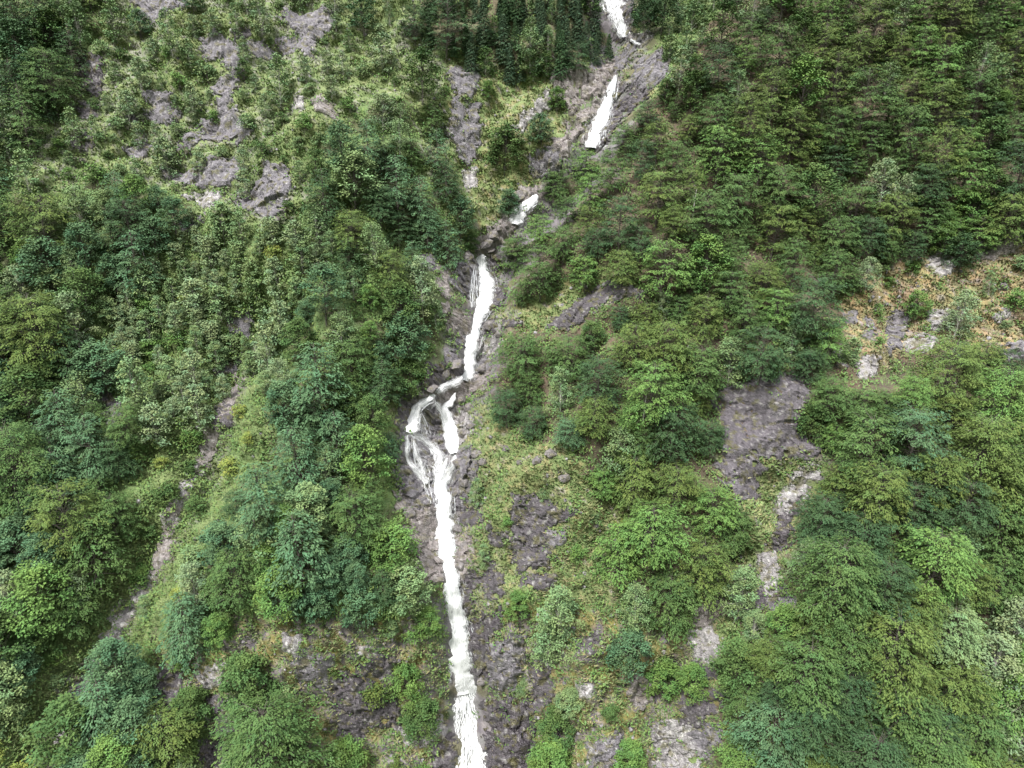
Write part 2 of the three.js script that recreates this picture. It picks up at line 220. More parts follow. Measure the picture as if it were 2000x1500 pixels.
  [S(6, 1260, 400, 1330, 400, 1330, 480, 1300, 580, 1240, 600, 1230, 520), 'purple', 0.8, 'fluted grey crag under the bright green bush'],
  [S(6, 1130, 430, 1160, 460, 1150, 540, 1115, 520), 'purple', 0.5, 'small upright grey crag on the rocky clearing'],
  [S(6, 1010, 400, 1060, 390, 1040, 440, 1010, 440), 'purple', 0.5, 'little grey rock on the tan grass of the rocky clearing'],
  [S(6, 1340, 560, 1430, 510, 1500, 550, 1440, 600, 1350, 600), 'pale', 0.7, 'white-flecked outcrop above the large leafy beech'],
  [S(6, 1480, 400, 1580, 380, 1560, 470, 1490, 480), 'pale', 0.6, 'pale broken rock behind the slender grey birch'],
  [S(6, 1060, 650, 1170, 650, 1170, 720, 1100, 750), 'pale', 0.8, 'white rock lip over a dark hollow in the rocky clearing'],
  [S(6, 940, 570, 970, 560, 990, 690, 950, 660), 'dark', 0.6, 'dark vertical rock cleft at the edge of the beech stand'],
  [S(6, 1880, 590, 1990, 560, 2010, 640, 1900, 650), 'purple', 0.7, 'grey outcrop at the far end of the rocky clearing'],
  [S(6, 1500, 60, 1560, 50, 1590, 140, 1540, 180, 1480, 130), 'pale', 0.8, 'pale round-topped rock at the head of the rocky clearing'],
  [S(6, 1720, 20, 1850, -20, 1990, -20, 1940, 40, 1760, 90), 'tan', 0.7, 'brown broken ledge under the dense forest edge'],
  [S(6, 1850, 400, 1900, 370, 1900, 400, 1860, 430), 'pale', 0.4, 'small tilted grey block on the clearing grass'],
  [S(9, 520, 330, 600, 310, 612, 430, 600, 510, 560, 570, 545, 420), 'pale', 0.8, 'pale smooth tongue of rock in the wooded gully'],
  [S(9, 590, 590, 690, 550, 700, 640, 620, 620), 'purple', 0.5, 'grey rock just above the bright round maple'],
  [S(9, 620, 60, 680, 0, 760, 0, 690, 80, 640, 100), 'pale', 0.6, 'white-veined rock at the head of the wooded gully'],
  [S(9, 180, 620, 320, 540, 330, 590, 250, 690, 160, 700), 'tan', 0.9, 'rusty topped ledge in the wooded gully'],
  [S(9, 150, 760, 230, 720, 295, 820, 240, 930, 160, 870), 'pale', 0.9, 'smooth pale grey slab below the rusty ledge'],
  [S(9, 200, 1080, 325, 1080, 320, 1170, 200, 1190), 'dark', 0.8, 'dark boxy crag under the pale grey slab'],
  [S(9, 120, 1260, 300, 1280, 220, 1430, 120, 1340), 'purple', 0.9, 'purple-grey bulge above the chalky white cliff'],
  [S(9, 0, 1310, 90, 1330, 190, 1410, 195, 1560, 0, 1560), 'pale', 1.0, 'white and ochre cliff panel at the lowest edge'],
];
ROCKS.push([X(462, 735, 474, 740, 456, 790, 438, 826, 426, 820, 440, 780), 'tan', 0.4, 'tan rock strip just below the slanting gully slab'],
  [X(408, 832, 426, 838, 414, 880, 404, 906, 392, 900, 399, 870), 'tan', 0.4, 'thin brown rock strip above the pale rubble ribbon'],
  [X(320, 1052, 340, 1058, 327, 1092, 307, 1120, 292, 1112, 306, 1084), 'tan', 0.4, 'brownish rock strip under the crumbling gully rock'],
  [X(244, 1178, 264, 1184, 247, 1216, 227, 1252, 210, 1264, 196, 1255, 220, 1218), 'pale', 0.4, 'pale rock strip joining slab pieces and long slab trail'],
  [X(126, 1398, 148, 1405, 128, 1442, 108, 1452, 96, 1440, 110, 1418), 'pale', 0.4, 'pale rock strip below the long slab trail']);
ROCKS.push([X(1556, 965, 1570, 970, 1548, 1010, 1530, 1060, 1512, 1075, 1515, 1040, 1535, 1000), 'dark', 0.7, 'dark wet channel rock below the pale streaked rib'],
  [X(1512, 1140, 1530, 1150, 1490, 1185, 1450, 1200, 1410, 1200, 1440, 1175), 'dark', 0.7, 'dark wet channel rock linking the pale tongue and rusty ledge'],
  [X(1350, 1300, 1390, 1300, 1380, 1350, 1365, 1420, 1325, 1420, 1335, 1350), 'dark', 0.8, 'dark channel rock above the white and ochre cliff panel']);
for (const [p] of ROCKS) paint(solid, p, 1);
for (const f of Object.values(FALLS)) for (const run of f.runs) for (let i = 1; i < run.length; i++) {
  const [x0, y0, w0] = run[i - 1], [x1, y1, w1] = run[i], L = Math.hypot(x1 - x0, y1 - y0) || 1, nx = -(y1 - y0) / L, ny = (x1 - x0) / L, g = 6;
  const a = w0 / 2 + g, b = w1 / 2 + g;
  paint(solid, [[x0 + nx * a, y0 + ny * a], [x1 + nx * b, y1 + ny * b], [x1 - nx * b, y1 - ny * b], [x0 - nx * a, y0 - ny * a]], 2);
}

// ---------------------------------------------------------------- shape of the hillside
const plan = (pts) => pts.map(([x, y]) => onPlane(x, y).slice(0, 2));
const STREAM = plan(X(1190, -150, 1205, 30, 1220, 80, 1205, 150, 1180, 230, 1150, 300, 1080, 370, 1020, 410, 960, 480, 940, 520, 935, 600, 915, 690, 890, 755, 850, 800, 850, 900, 862, 1000, 875, 1110, 892, 1250, 910, 1360, 915, 1500, 915, 1700));
const GULLY_L = plan(X(480, 640, 440, 790, 400, 920, 330, 1060, 240, 1180, 170, 1310, 80, 1480, 0, 1640));
const GULLY_R = plan(X(1590, 890, 1530, 1000, 1500, 1100, 1400, 1190, 1360, 1290, 1320, 1420, 1310, 1700));
const GULLY_C = plan(X(1850, 450, 1800, 560, 1720, 680, 1690, 740));
const GULLY_F = plan(X(230, 610, 150, 730, 90, 830, 60, 950));
const SPUR_L = plan(X(660, 330, 700, 600, 660, 850, 600, 1080)), SPUR_R = plan(X(1350, 200, 1330, 420, 1250, 640, 1180, 800)), SPUR_R2 = plan(X(1650, 830, 1700, 1000, 1640, 1250));
const [, tCliffTop] = onPlane(900, 1235), [, tCliffFoot] = onPlane(900, 1440), sCliff0 = onPlane(330, 1350)[0], sCliff1 = onPlane(1430, 1350)[0];
const cellular = (x, y, k = 0) => { // nearest jittered cell: [offset, distance to border, id]
  const ix = Math.floor(x), iy = Math.floor(y); let d1 = 9, d2 = 9, ci = 0, cj = 0, cx = 0, cy = 0;
  for (let j = -1; j <= 1; j++) for (let i = -1; i <= 1; i++) {
    const gx = ix + i + 0.15 + 0.7 * hash(ix + i, iy + j, k), gy = iy + j + 0.15 + 0.7 * hash(ix + i, iy + j, k + 7), d = Math.hypot(gx - x, gy - y);
    if (d < d1) { d2 = d1; d1 = d; ci = ix + i; cj = iy + j; cx = gx; cy = gy; } else if (d < d2) d2 = d;
  }
  const o = hash(ci, cj, k + 1) - 0.5, gx = hash(ci, cj, k + 2) - 0.5, gy = hash(ci, cj, k + 3) - 0.5;
  return [o * 0.7 + gx * (x - cx) * 1.4 + gy * (y - cy) * 1.4, d2 - d1, hash(ci, cj, k + 4)];
};
const rockRelief = (s, t, a, k) => { // broken, bedded stone
  const ca = Math.cos(a), sa = Math.sin(a), w = 1.1 * n2(s * 0.22 + k, t * 0.22) + 0.3 * n2(s * 0.8, t * 0.8 + k), x = s * ca + t * sa + w, y = -s * sa + t * ca + w * 0.6;
  const A = cellular(x / 3.4, y / 1.9, k), B = cellular(x / 2.4 + 5, y / 0.5, k + 20);
  const crack = -0.55 * (1 - sstep(0, 0.10, A[1])) - 0.22 * (1 - sstep(0, 0.14, B[1]));
  return [A[0] * 1.2 + B[0] * 0.38 + crack + 0.07 * n2(s * 2.1, t * 2.1), A[2], B[2]];
};
function shapeD(s, t) {
  const e = (l, w, p = 2) => Math.exp(-Math.pow(lineDist(l, s, t) / w, p));
  let d = 0;
  d -= 3.2 * e(STREAM, 3.2) + 6.5 * e(STREAM, 13, 1.6);
  d += 5.5 * e(SPUR_L, 13) + 5.5 * e(SPUR_R, 15) + 4.5 * e(SPUR_R2, 14);
  d -= 2.6 * e(GULLY_L, 4) + 2 * e(GULLY_L, 11) + 3.2 * e(GULLY_R, 4.5) + 2 * e(GULLY_C, 5) + 1.4 * e(GULLY_F, 4);
  const [px, py] = project(world(s, t, 0));
  const inCliff = sstep(sCliff0 - 5, sCliff0 + 6, s) * (1 - sstep(sCliff1 - 6, sCliff1 + 5, s));
  const edge = tCliffTop + 2.2 * n2(s * 0.09, 3), foot = tCliffFoot;
  d -= inCliff * 0.62 * (edge - Math.max(foot, Math.min(edge, t)));
  d += 3.2 * fbm(s / 42, t / 42, 2) + 1.5 * n2(s / 11 + 4, t / 11) + 0.5 * n2(s / 3.7, t / 3.7 + 9) + 0.16 * n2(s / 1.3, t / 1.3);
  const z = zoneAt(px, py), rocky = z === 'K' ? 1 : z === 'S' || z === 'O' ? 0.35 : z === 'G' ? 0.28 : 0.12;
  const r = rockRelief(s, t, 0.35, 3)[0];
  d += rocky * r * 0.9;
  return d;
}
// grid: fine where the photograph looks, stretched out beyond
const axis = (a, b, h, lo, hi) => { const v = []; for (let x = a; x <= b + 1e-6; x += h) v.push(x); let g = h; while (v[0] > lo) { g *= 1.35; v.unshift(v[0] - g); } g = h; while (v[v.length - 1] < hi) { g *= 1.35; v.push(v[v.length - 1] + g); } return v; };
const GS = axis(-112, 112, 0.42, -380, 380), GT = axis(-16, 148, 0.42, -52, 330), NS = GS.length, NT = GT.length;
const grid = new Float32Array(NS * NT);
for (let j = 0; j < NT; j++) for (let i = 0; i < NS; i++) grid[j * NS + i] = shapeD(GS[i], GT[j]);
const find = (a, x) => { let lo = 0, hi = a.length - 2; while (lo < hi) { const m = (lo + hi + 1) >> 1; if (a[m] <= x) lo = m; else hi = m - 1; } return lo; };
const sample = (g, s, t) => { const i = find(GS, s), j = find(GT, t), u = clamp((s - GS[i]) / (GS[i + 1] - GS[i])), v = clamp((t - GT[j]) / (GT[j + 1] - GT[j])), k = j * NS + i; return lerp(lerp(g[k], g[k + 1], u), lerp(g[k + NS], g[k + NS + 1], u), v); };
const top = Float32Array.from(grid); // the same with rocks on it
function hit(px, py, g = grid) {
  const d = ray(px, py).normalize(), o = slope(V(0, 0, 0)), e = slope(d.clone()), dd = [e[0] - slope(V(0, 0, 0))[0], e[1] - o[1], e[2] - o[2]];
  let k = 45, prev = k; const f = (k) => o[2] + dd[2] * k - sample(g, o[0] + dd[0] * k, o[1] + dd[1] * k);
  while (k < 320 && f(k) > 0) { prev = k; k += 0.6; }
  let a = prev, b = k; for (let i = 0; i < 14; i++) { const m = (a + b) / 2; if (f(m) > 0) a = m; else b = m; }
  return [o[0] + dd[0] * a, o[1] + dd[1] * a, a];
}
const ground = (s, t, g = grid) => world(s, t, sample(g, s, t));

// ---------------------------------------------------------------- materials
function noiseTexture(size, fn, srgb) {
  const d = new Uint8Array(size * size * 4);
  for (let y = 0; y < size; y++) for (let x = 0; x < size; x++) { const c = fn(x / size, y / size); for (let i = 0; i < 3; i++) d[(y * size + x) * 4 + i] = 255 * clamp(c[i]); d[(y * size + x) * 4 + 3] = 255; }
  const t = new THREE.DataTexture(d, size, size); t.wrapS = t.wrapT = THREE.RepeatWrapping; t.magFilter = THREE.LinearFilter; t.minFilter = THREE.LinearMipmapLinearFilter; t.generateMipmaps = true; if (srgb) t.colorSpace = THREE.SRGBColorSpace; t.needsUpdate = true; return t;
}
const tileNoise = (u, v, f) => { const a = u * 2 * Math.PI, b = v * 2 * Math.PI, r = f / 6.283; return n3(Math.cos(a) * r + 3.1, Math.sin(a) * r, Math.cos(b) * r) * 0.5 + n3(Math.sin(b) * r, Math.cos(a) * r * 1.01 + 7, Math.sin(a) * r) * 0.5; };
const grainMap = noiseTexture(512, (u, v) => { const g = 0.86 + 0.10 * tileNoise(u, v, 30) + 0.10 * tileNoise(u, v, 90) + 0.07 * (hash(u * 512, v * 512, 5) - 0.5); return [g, g, g]; });
const rockMap = noiseTexture(512, (u, v) => { const g = 0.84 + 0.12 * tileNoise(u, v, 12) + 0.12 * tileNoise(u, v, 48) + 0.10 * (hash(u * 512, v * 512, 6) - 0.5), p = 0.02 * tileNoise(v, u, 20); return [g + p, g - p * 0.4, g + p * 0.6]; });
const bumpMap = noiseTexture(512, (u, v) => { const g = 0.5 + 0.25 * tileNoise(u, v, 25) + 0.2 * tileNoise(u, v, 70) + 0.15 * (hash(u * 512, v * 512, 8) - 0.5); return [g, g, g]; });
const strataMap = noiseTexture(512, (u, v) => { const w = 0.5 * tileNoise(u, v, 10), a = 1 - Math.abs(tileNoise(u * 1, v + 0.05 * w, 34)) * 1.6, b = 1 - Math.abs(tileNoise(v, u, 16)) * 2.2, c = tileNoise(u, v, 90), g = 0.62 - 0.32 * Math.pow(clamp(a), 5) - 0.34 * Math.pow(clamp(b), 9) + 0.12 * c + 0.1 * (hash(u * 512, v * 512, 9) - 0.5); return [g, g, g]; });
const groundMat = new THREE.MeshStandardMaterial({ name: 'turf', vertexColors: true, map: grainMap, bumpMap, bumpScale: 0.12, roughness: 0.95 });
const rockMat = new THREE.MeshStandardMaterial({ name: 'stone', vertexColors: true, map: rockMap, bumpMap: strataMap, bumpScale: 0.24, roughness: 0.72, flatShading: true });

// ground colours (linear base colours)
const C = { lush: [0.092, 0.142, 0.046], yel: [0.122, 0.156, 0.056], dry: [0.27, 0.195, 0.10], soil: [0.06, 0.045, 0.03], litter: [0.085, 0.06, 0.04], rock: [0.20, 0.182, 0.205], drk: [0.075, 0.066, 0.078], moss: [0.125, 0.118, 0.03], pale: [0.42, 0.40, 0.40], rust: [0.15, 0.10, 0.068] };
function groundColor(s, t, px, py) {
  const j = 10, z = zoneAt(px + 14 * n2(s * 0.4, t * 0.4), py + 14 * n2(s * 0.4 + 40, t * 0.4));
  const a = 0.5 + 0.5 * n2(s / 5.5, t / 5.5), b = 0.5 + 0.5 * n2(s / 1.6 + 9, t / 1.6), c = 0.5 + 0.5 * n2(s / 0.7, t / 0.7 + 30), big = 0.5 + 0.5 * n2(s / 18 + 3, t / 18);
  let col;
  if (z === 'B') { col = mix3(C.soil, C.litter, sstep(0.35, 0.8, a)); col = mix3(col, C.lush, 0.5 * sstep(0.6, 0.9, b)); col = mix3(col, C.dry, 0.35 * sstep(0.7, 0.95, c * 0.5 + big * 0.5)); }
  else if (z === 'P') col = mix3(mix3(C.soil, C.litter, a), C.lush, 0.5 * b);
  else if (z === 'M') { col = mix3(C.lush, C.soil, 0.75 * sstep(0.35, 0.75, a)); col = mix3(col, C.yel, 0.35 * sstep(0.5, 0.9, b)); }
  else if (z === 'W' || z === 'U') { col = mix3(C.lush, C.yel, 0.85 * sstep(0.15, 0.6, a)); col = mix3(col, C.soil, 0.2 * sstep(0.75, 0.95, b)); }
  else if (z === 'S') { col = mix3(C.yel, C.lush, 0.55 * sstep(0.35, 0.8, a)); col = mix3(col, C.dry, 0.22 * sstep(0.5, 0.9, b)); const r = sstep(0.60, 0.72, 0.55 * b + 0.3 * big + 0.3 * c); col = mix3(col, mix3(C.rock, C.drk, 0.4 * c), 0.55 * r); }
  else if (z === 'K') { col = mix3(C.moss, C.drk, sstep(0.35, 0.65, b * 0.6 + a * 0.4)); col = mix3(col, C.dry, 0.45 * sstep(0.55, 0.8, c)); col = mix3(col, C.rock, 0.6 * sstep(0.62, 0.75, 0.6 * a + 0.4 * c)); }
  else if (z === 'O') { col = mix3(C.yel, C.dry, sstep(0.1, 0.5, b)); col = mix3(col, C.rust, 0.75 * sstep(0.55, 0.9, a)); col = mix3(col, C.rock, 0.7 * sstep(0.62, 0.75, 0.6 * b + 0.4 * c)); col = mix3(col, C.lush, 0.4 * sstep(0.55, 0.9, big)); }
  else { col = mix3(C.yel, C.lush, 0.6 * sstep(0.45, 0.85, a)); col = mix3(col, C.dry, 0.6 * sstep(0.5, 0.85, b)); col = mix3(col, C.rock, 0.7 * sstep(0.68, 0.8, 0.6 * b + 0.4 * c)); }
  const near = lineDist(STREAM, s, t); // bare rock along the watercourse
  col = mix3(col, mix3(mix3(C.rock, C.drk, b), C.moss, 0.6 * sstep(0.6, 0.8, a)), (1 - sstep(2.2, 5.5, near + 2 * n2(s * 0.5, t * 0.5))) * 0.85);
  const nearG = Math.min(lineDist(GULLY_L, s, t), lineDist(GULLY_R, s, t));
  col = mix3(col, mix3(C.rock, C.soil, b), (1 - sstep(0.5, 1.6, nearG + 0.8 * n2(s * 0.7, t * 0.7))) * 0.6);
  const v = 0.88 + 0.24 * c; return [col[0] * v, col[1] * v, col[2] * v];
}

// ---------------------------------------------------------------- the hillside
{
  const pos = new Float32Array(NS * NT * 3), col = new Float32Array(NS * NT * 3), uv = new Float32Array(NS * NT * 2), idx = new Uint32Array((NS - 1) * (NT - 1) * 6);
  let q = 0;
  for (let j = 0; j < NT; j++) for (let i = 0; i < NS; i++) {
    const k = j * NS + i, s = GS[i], t = GT[j], p = world(s, t, grid[k]), [px, py] = project(p);
    p.toArray(pos, k * 3); uv[k * 2] = s / 9; uv[k * 2 + 1] = t / 9;
    col.set(groundColor(s, t, px, py), k * 3);
    if (i < NS - 1 && j < NT - 1) { idx.set([k, k + 1, k + NS, k + 1, k + NS + 1, k + NS], q); q += 6; }
  }
  const g = new THREE.BufferGeometry();
  g.setAttribute('position', new THREE.BufferAttribute(pos, 3)); g.setAttribute('color', new THREE.BufferAttribute(col, 3)); g.setAttribute('uv', new THREE.BufferAttribute(uv, 2)); g.setIndex(new THREE.BufferAttribute(idx, 1)); g.computeVertexNormals();
  const m = shade(new THREE.Mesh(g, groundMat)); m.name = 'hillside'; tag(m, 'steep green mountainside of grass, soil and broken rock', 'hillside', null, 'structure'); scene.add(m);
  // unseen valley floor at its foot; far slope added to block low sky light
  const f = new THREE.PlaneGeometry(2400, 1300, 80, 60); f.rotateX(-Math.PI / 2);
  for (let i = 0; i < f.attributes.position.count; i++) { const x = f.attributes.position.getX(i), z = f.attributes.position.getZ(i) + 620; f.attributes.position.setY(i, 3 * n2(x / 90, z / 90) + Math.max(0, z - 160) * 0.85 * (1 + 0.12 * n2(x / 200, z / 200)) + 25 * sstep(160, 300, z) * n2(x / 120 + 5, z / 120)); }
  f.computeVertexNormals();
  const vm = shade(new THREE.Mesh(f, new THREE.MeshStandardMaterial({ name: 'unseen_valley_green', color: new THREE.Color(0.06, 0.09, 0.035), roughness: 0.95 }))); vm.name = 'unseen_valley'; vm.position.set(0, -102, 620); tag(vm, 'unseen green valley floor with opposite slope added to block low sky light', 'ground', null, 'structure'); scene.add(vm);
}
console.log('hillside');

// ---------------------------------------------------------------- rock outcrops
const wetMat = rockMat.clone(); wetMat.name = 'wet_stone'; wetMat.roughness = 0.38;
const TINT = { slab: [[0.125, 0.112, 0.128], [0.065, 0.057, 0.067], [0.19, 0.174, 0.194]], purple: [[0.165, 0.154, 0.172], [0.085, 0.078, 0.09], [0.25, 0.237, 0.253]], dark: [[0.088, 0.078, 0.089], [0.052, 0.046, 0.051], [0.16, 0.142, 0.152]], pale: [[0.31, 0.295, 0.30], [0.125, 0.114, 0.12], [0.52, 0.505, 0.5]], tan: [[0.25, 0.222, 0.218], [0.115, 0.098, 0.098], [0.37, 0.34, 0.328]] };
let rockNo = 0;
for (const [poly, tint, high, label] of ROCKS) {
  const no = ++rockNo, pts = poly.map(([x, y]) => hit(x, y)), P = pts.map((p) => [p[0], p[1]]);
  let s0 = 1e9, s1 = -1e9, t0 = 1e9, t1 = -1e9; for (const [a, b] of P) { s0 = Math.min(s0, a); s1 = Math.max(s1, a); t0 = Math.min(t0, b); t1 = Math.max(t1, b); }
  const area = (s1 - s0) * (t1 - t0), h = area > 160 ? 0.22 : 0.16, ang = 0.25 + 0.9 * (hash(no, 3) - 0.5), size = Math.sqrt(area), grassy = no === 104 || area > 60 ? 1 : 0.5;
  s0 -= 1.2; s1 += 1.2; t0 -= 1.2; t1 += 1.2;
  const ns = Math.ceil((s1 - s0) / h) + 1, nt = Math.ceil((t1 - t0) / h) + 1, cs = (s0 + s1) / 2, ct = (t0 + t1) / 2, c0 = ground(cs, ct).add(V(0, 0, 0));
  const pos = [], col = [], uv = [], ok = [], idx = [], T = TINT[tint];
  for (let j = 0; j < nt; j++) for (let i = 0; i < ns; i++) {
    const s = s0 + i * h, t = t0 + j * h, rag = 0.55 * n2(s * 0.55 + no, t * 0.55) + 0.35 * n2(s * 1.7, t * 1.7 + no);
    let m = polyDist(P, s, t) * 1 + rag * Math.min(1, size / 5) + (tint === 'purple' && t0 > 70 ? 0.6 : 0.42);
    m -= grassy * 1.4 * sstep(0.52, 0.8, n2(s / 2.6 + no * 3, t / 1.7)) ; // turf pockets
    const [re, A, B] = rockRelief(s, t, ang, no * 31), low = sample(grid, s, t);
    const n = low + sstep(-0.25, 0.45, m) * (0.22 + 0.3 * high) + re * high * (t0 > 70 && tint === 'purple' ? 0.55 : 0.8) * sstep(0, 1, m) - 0.45 * (1 - sstep(-0.35, 0.05, m));
    const p = world(s, t, n).sub(c0); pos.push(p.x, p.y, p.z); uv.push(s / 6, t / 6); ok.push(m > -0.4);
    // stone: bed and block tones, dark water streaks down the fall line, lichen, moss in joints
    let c = mix3(T[0], T[1], 0.55 * A * sstep(0.2, 0.8, B)); c = mix3(c, T[2], 0.5 * sstep(0.55, 0.95, 0.5 * B + 0.5 * (0.5 + 0.5 * n2(s / 1.1, t / 0.7 + no))));
    c = mix3(c, T[1], 0.7 * sstep(0.25, 0.7, n2(s / 0.55 + no * 5, t / 6)));
    c = mix3(c, [0.66, 0.65, 0.62], (tint === 'pale' ? 0.8 : 0.3) * sstep(0.5, 0.75, n2(s / 0.8 + 60, t / 0.9 + no)));
    c = mix3(c, C.moss, 0.75 * sstep(0.35, 0.65, n2(s / 1.9 + 30, t / 1.4 - no) + 0.35 * n2(s * 2, t * 2)) * (tint === 'tan' ? 0.5 : 0.8));
    col.push(...c);
    if (m > 0.2) { const gi = find(GS, s), gj = find(GT, t); if (n > top[gj * NS + gi]) top[gj * NS + gi] = n; }
  }
  for (let j = 0; j < nt - 1; j++) for (let i = 0; i < ns - 1; i++) { const k = j * ns + i; if (ok[k] || ok[k + 1] || ok[k + ns] || ok[k + ns + 1]) idx.push(k, k + 1, k + ns, k + 1, k + ns + 1, k + ns); }
  // drop unused vertices
  const map = new Map(), P2 = [], C2 = [], U2 = [], I2 = idx.map((k) => { if (!map.has(k)) { map.set(k, map.size); P2.push(pos[k * 3], pos[k * 3 + 1], pos[k * 3 + 2]); C2.push(col[k * 3], col[k * 3 + 1], col[k * 3 + 2]); U2.push(uv[k * 2], uv[k * 2 + 1]); } return map.get(k); });
  if (!I2.length) { console.log('empty rock', label); continue; }
  const g = new THREE.BufferGeometry(); g.setAttribute('position', new THREE.Float32BufferAttribute(P2, 3)); g.setAttribute('color', new THREE.Float32BufferAttribute(C2, 3)); g.setAttribute('uv', new THREE.Float32BufferAttribute(U2, 2)); g.setIndex(I2); g.computeVertexNormals();
  const m = shade(new THREE.Mesh(g, /wet|shiny|damp|water|fall|stream|veil/.test(label) ? wetMat : rockMat)); m.name = numbered('rock_outcrop'); m.position.copy(c0); tag(m, label, 'rock'); scene.add(m);
}
console.log('rocks', rockNo);

// ---------------------------------------------------------------- labels by neighbourhood
const MARKS = [[1205, 40, 'the highest waterfall'], [1175, 230, 'the upper waterfall'], [1130, 200, 'the ribbed cliff wall'], [1022, 410, 'the stream bend'], [940, 560, 'the middle waterfall'], [912, 700, 'the lower middle chute'], [845, 830, 'the split waterfall'], [830, 920, 'the fanned veil of water'], [868, 1060, 'the long lower waterfall'], [895, 1270, 'the lower waterfall foot'], [915, 1440, 'the bottom waterfall'],
  [1480, 830, 'the great purple slab'], [1150, 595, 'the long dark slab'], [1060, 1030, 'the large veined slab'], [430, 100, 'the ribbed slab'], [440, 230, 'the long rock rib'], [415, 335, 'the grass-streaked rock shelf'], [530, 370, 'the purple stepped slab'], [180, 150, 'the broken crag'], [310, 205, 'the grey rock block'], [620, 45, 'the broken rock field'], [310, 10, 'the topmost rock band'], [905, 155, 'the blue-grey slab'], [905, 260, 'the cracked grey slab'], [1035, 220, 'the slanting pale rock edge'], [470, 632, 'the square slab in the birches'],
  [455, 710, 'the head of the dry gully'], [440, 820, 'the upper dry gully'], [370, 950, 'the pale rubble ribbon'], [330, 1060, 'the brown crumbling rock'], [270, 1150, 'the pale slab pieces'], [165, 1330, 'the long grey slab trail'], [80, 1470, 'the lowest dry gully slab'], [212, 800, 'the steep violet slab'], [140, 745, 'the narrow grass strip'], [330, 1345, 'the dark split cliff'], [410, 1320, 'the white-lichened cliff patch'], [430, 1400, 'the dark rock face'], [600, 1300, 'the smooth grey pillar'], [570, 1250, 'the white quartz-like patch'], [720, 1360, 'the dark mossy cliff'],
  [940, 1270, 'the purple-brown slab'], [990, 1290, 'the ribbed buttress'], [1000, 1400, 'the dark brown cliff'], [1060, 1330, 'the dark fluted rock'], [1150, 1260, 'the dark brow ledge'], [1250, 1350, 'the pinkish rock patch'], [1180, 1470, 'the purple-grey crag'], [1310, 1470, 'the chalky white cliff'], [1500, 1110, 'the pale rock tongue'], [1385, 1190, 'the rusty ledge'], [1375, 1270, 'the smooth pale slab'], [1560, 960, 'the pale streaked rib'], [1750, 660, 'the fluted grey crag'], [1700, 715, 'the white rock lip'], [1790, 670, 'the white-flecked outcrop'], [1840, 510, 'the round-topped rock'], [1960, 490, 'the brown broken ledge'], [1980, 690, 'the far grey outcrop'],
  [1500, 100, 'the upper forest slope'], [1800, 80, 'the topmost forest corner'], [1650, 280, 'the heart of the upper forest'], [1900, 300, 'the upper forest edge'], [1400, 330, 'the forest above the grassy shelf'], [1550, 480, 'the forest behind the great slab'], [1300, 480, 'the forest clearing'], [1250, 720, 'the lower beech stand'], [1100, 760, 'the stand facing the falls'], [1330, 920, 'the beech edge by the meadow'], [1800, 900, 'the large lower beech wood'], [1950, 1000, 'the lower wood margin'], [1700, 1150, 'the brown gap in the lower wood'], [1600, 1300, 'the wood below the gully'], [1850, 1350, 'the bottom corner wood'], [1950, 1250, 'the pale birch corner'],
  [60, 60, 'the shaded upper corner'], [60, 250, 'the outermost slope'], [80, 450, 'the dark wood beside the birches'], [90, 640, 'the olive beech crown'], [40, 820, 'the deep shaded wood'], [120, 950, 'the wood beyond the dry gully'], [60, 1150, 'the lower outer wood'], [560, 600, 'the pale birch thicket'], [380, 520, 'the upper birch thicket'], [350, 700, 'the lower birch thicket'], [620, 480, 'the mixed wood on the spur'], [700, 330, 'the spur crest'], [760, 560, 'the gorge rim'], [640, 760, 'the middle of the wooded spur'], [560, 950, 'the heart of the wooded spur'], [720, 950, 'the spur edge by the falls'], [520, 1130, 'the lower wooded spur'], [720, 1120, 'the wooded bank above the cliff'], [250, 1300, 'the wood above the dark cliff'], [960, 60, 'the spruce clump'], [1100, 60, 'the tall spruce group']];
const pending = new Map();
function describe(o, px, py, what, size, category, group) { // adjective kind place; alike ones are told apart by their order across the picture
  let best = null, bd = 1e9; for (const m of MARKS) { const d = Math.hypot(m[0] - px, m[1] - py); if (d < bd) { bd = d; best = m; } }
  const dx = px - best[0], dy = py - best[1], dir = bd < 28 ? 'at' : Math.abs(dx) > Math.abs(dy) * 1.2 ? (dx < 0 ? 'left of' : 'right of') : dy < 0 ? 'above' : 'below';
  const text = `${what} ${dir} ${best[2]}`; if (!pending.has(text)) pending.set(text, []);
  pending.get(text).push({ o, px, py, category, group, size });
}
const ORD = ['first', 'second', 'third', 'fourth', 'fifth', 'sixth', 'seventh', 'eighth', 'ninth', 'tenth', 'eleventh', 'twelfth', 'thirteenth', 'fourteenth', 'fifteenth', 'sixteenth'];
function settleLabels() {
  for (const [text, list] of pending) {
    if (list.length === 1) { tag(list[0].o, text, list[0].category, list[0].group); continue; }
    list.sort((a, b) => a.px - b.px);
    list.forEach((e, i) => {
      const n = list.length, by = [...list].sort((a, b) => b.size - a.size);
      const how = n === 2 ? (by[0].size > by[1].size * 1.15 ? (e === by[0] ? ', larger one' : ', smaller one') : i ? ', right-hand one' : ', left-hand one') : i === 0 ? ', leftmost' : i === n - 1 ? ', rightmost' : `, ${ORD[Math.min(i, 15)]} from left`;
      tag(e.o, text + how, e.category, e.group);
    });
  }
}

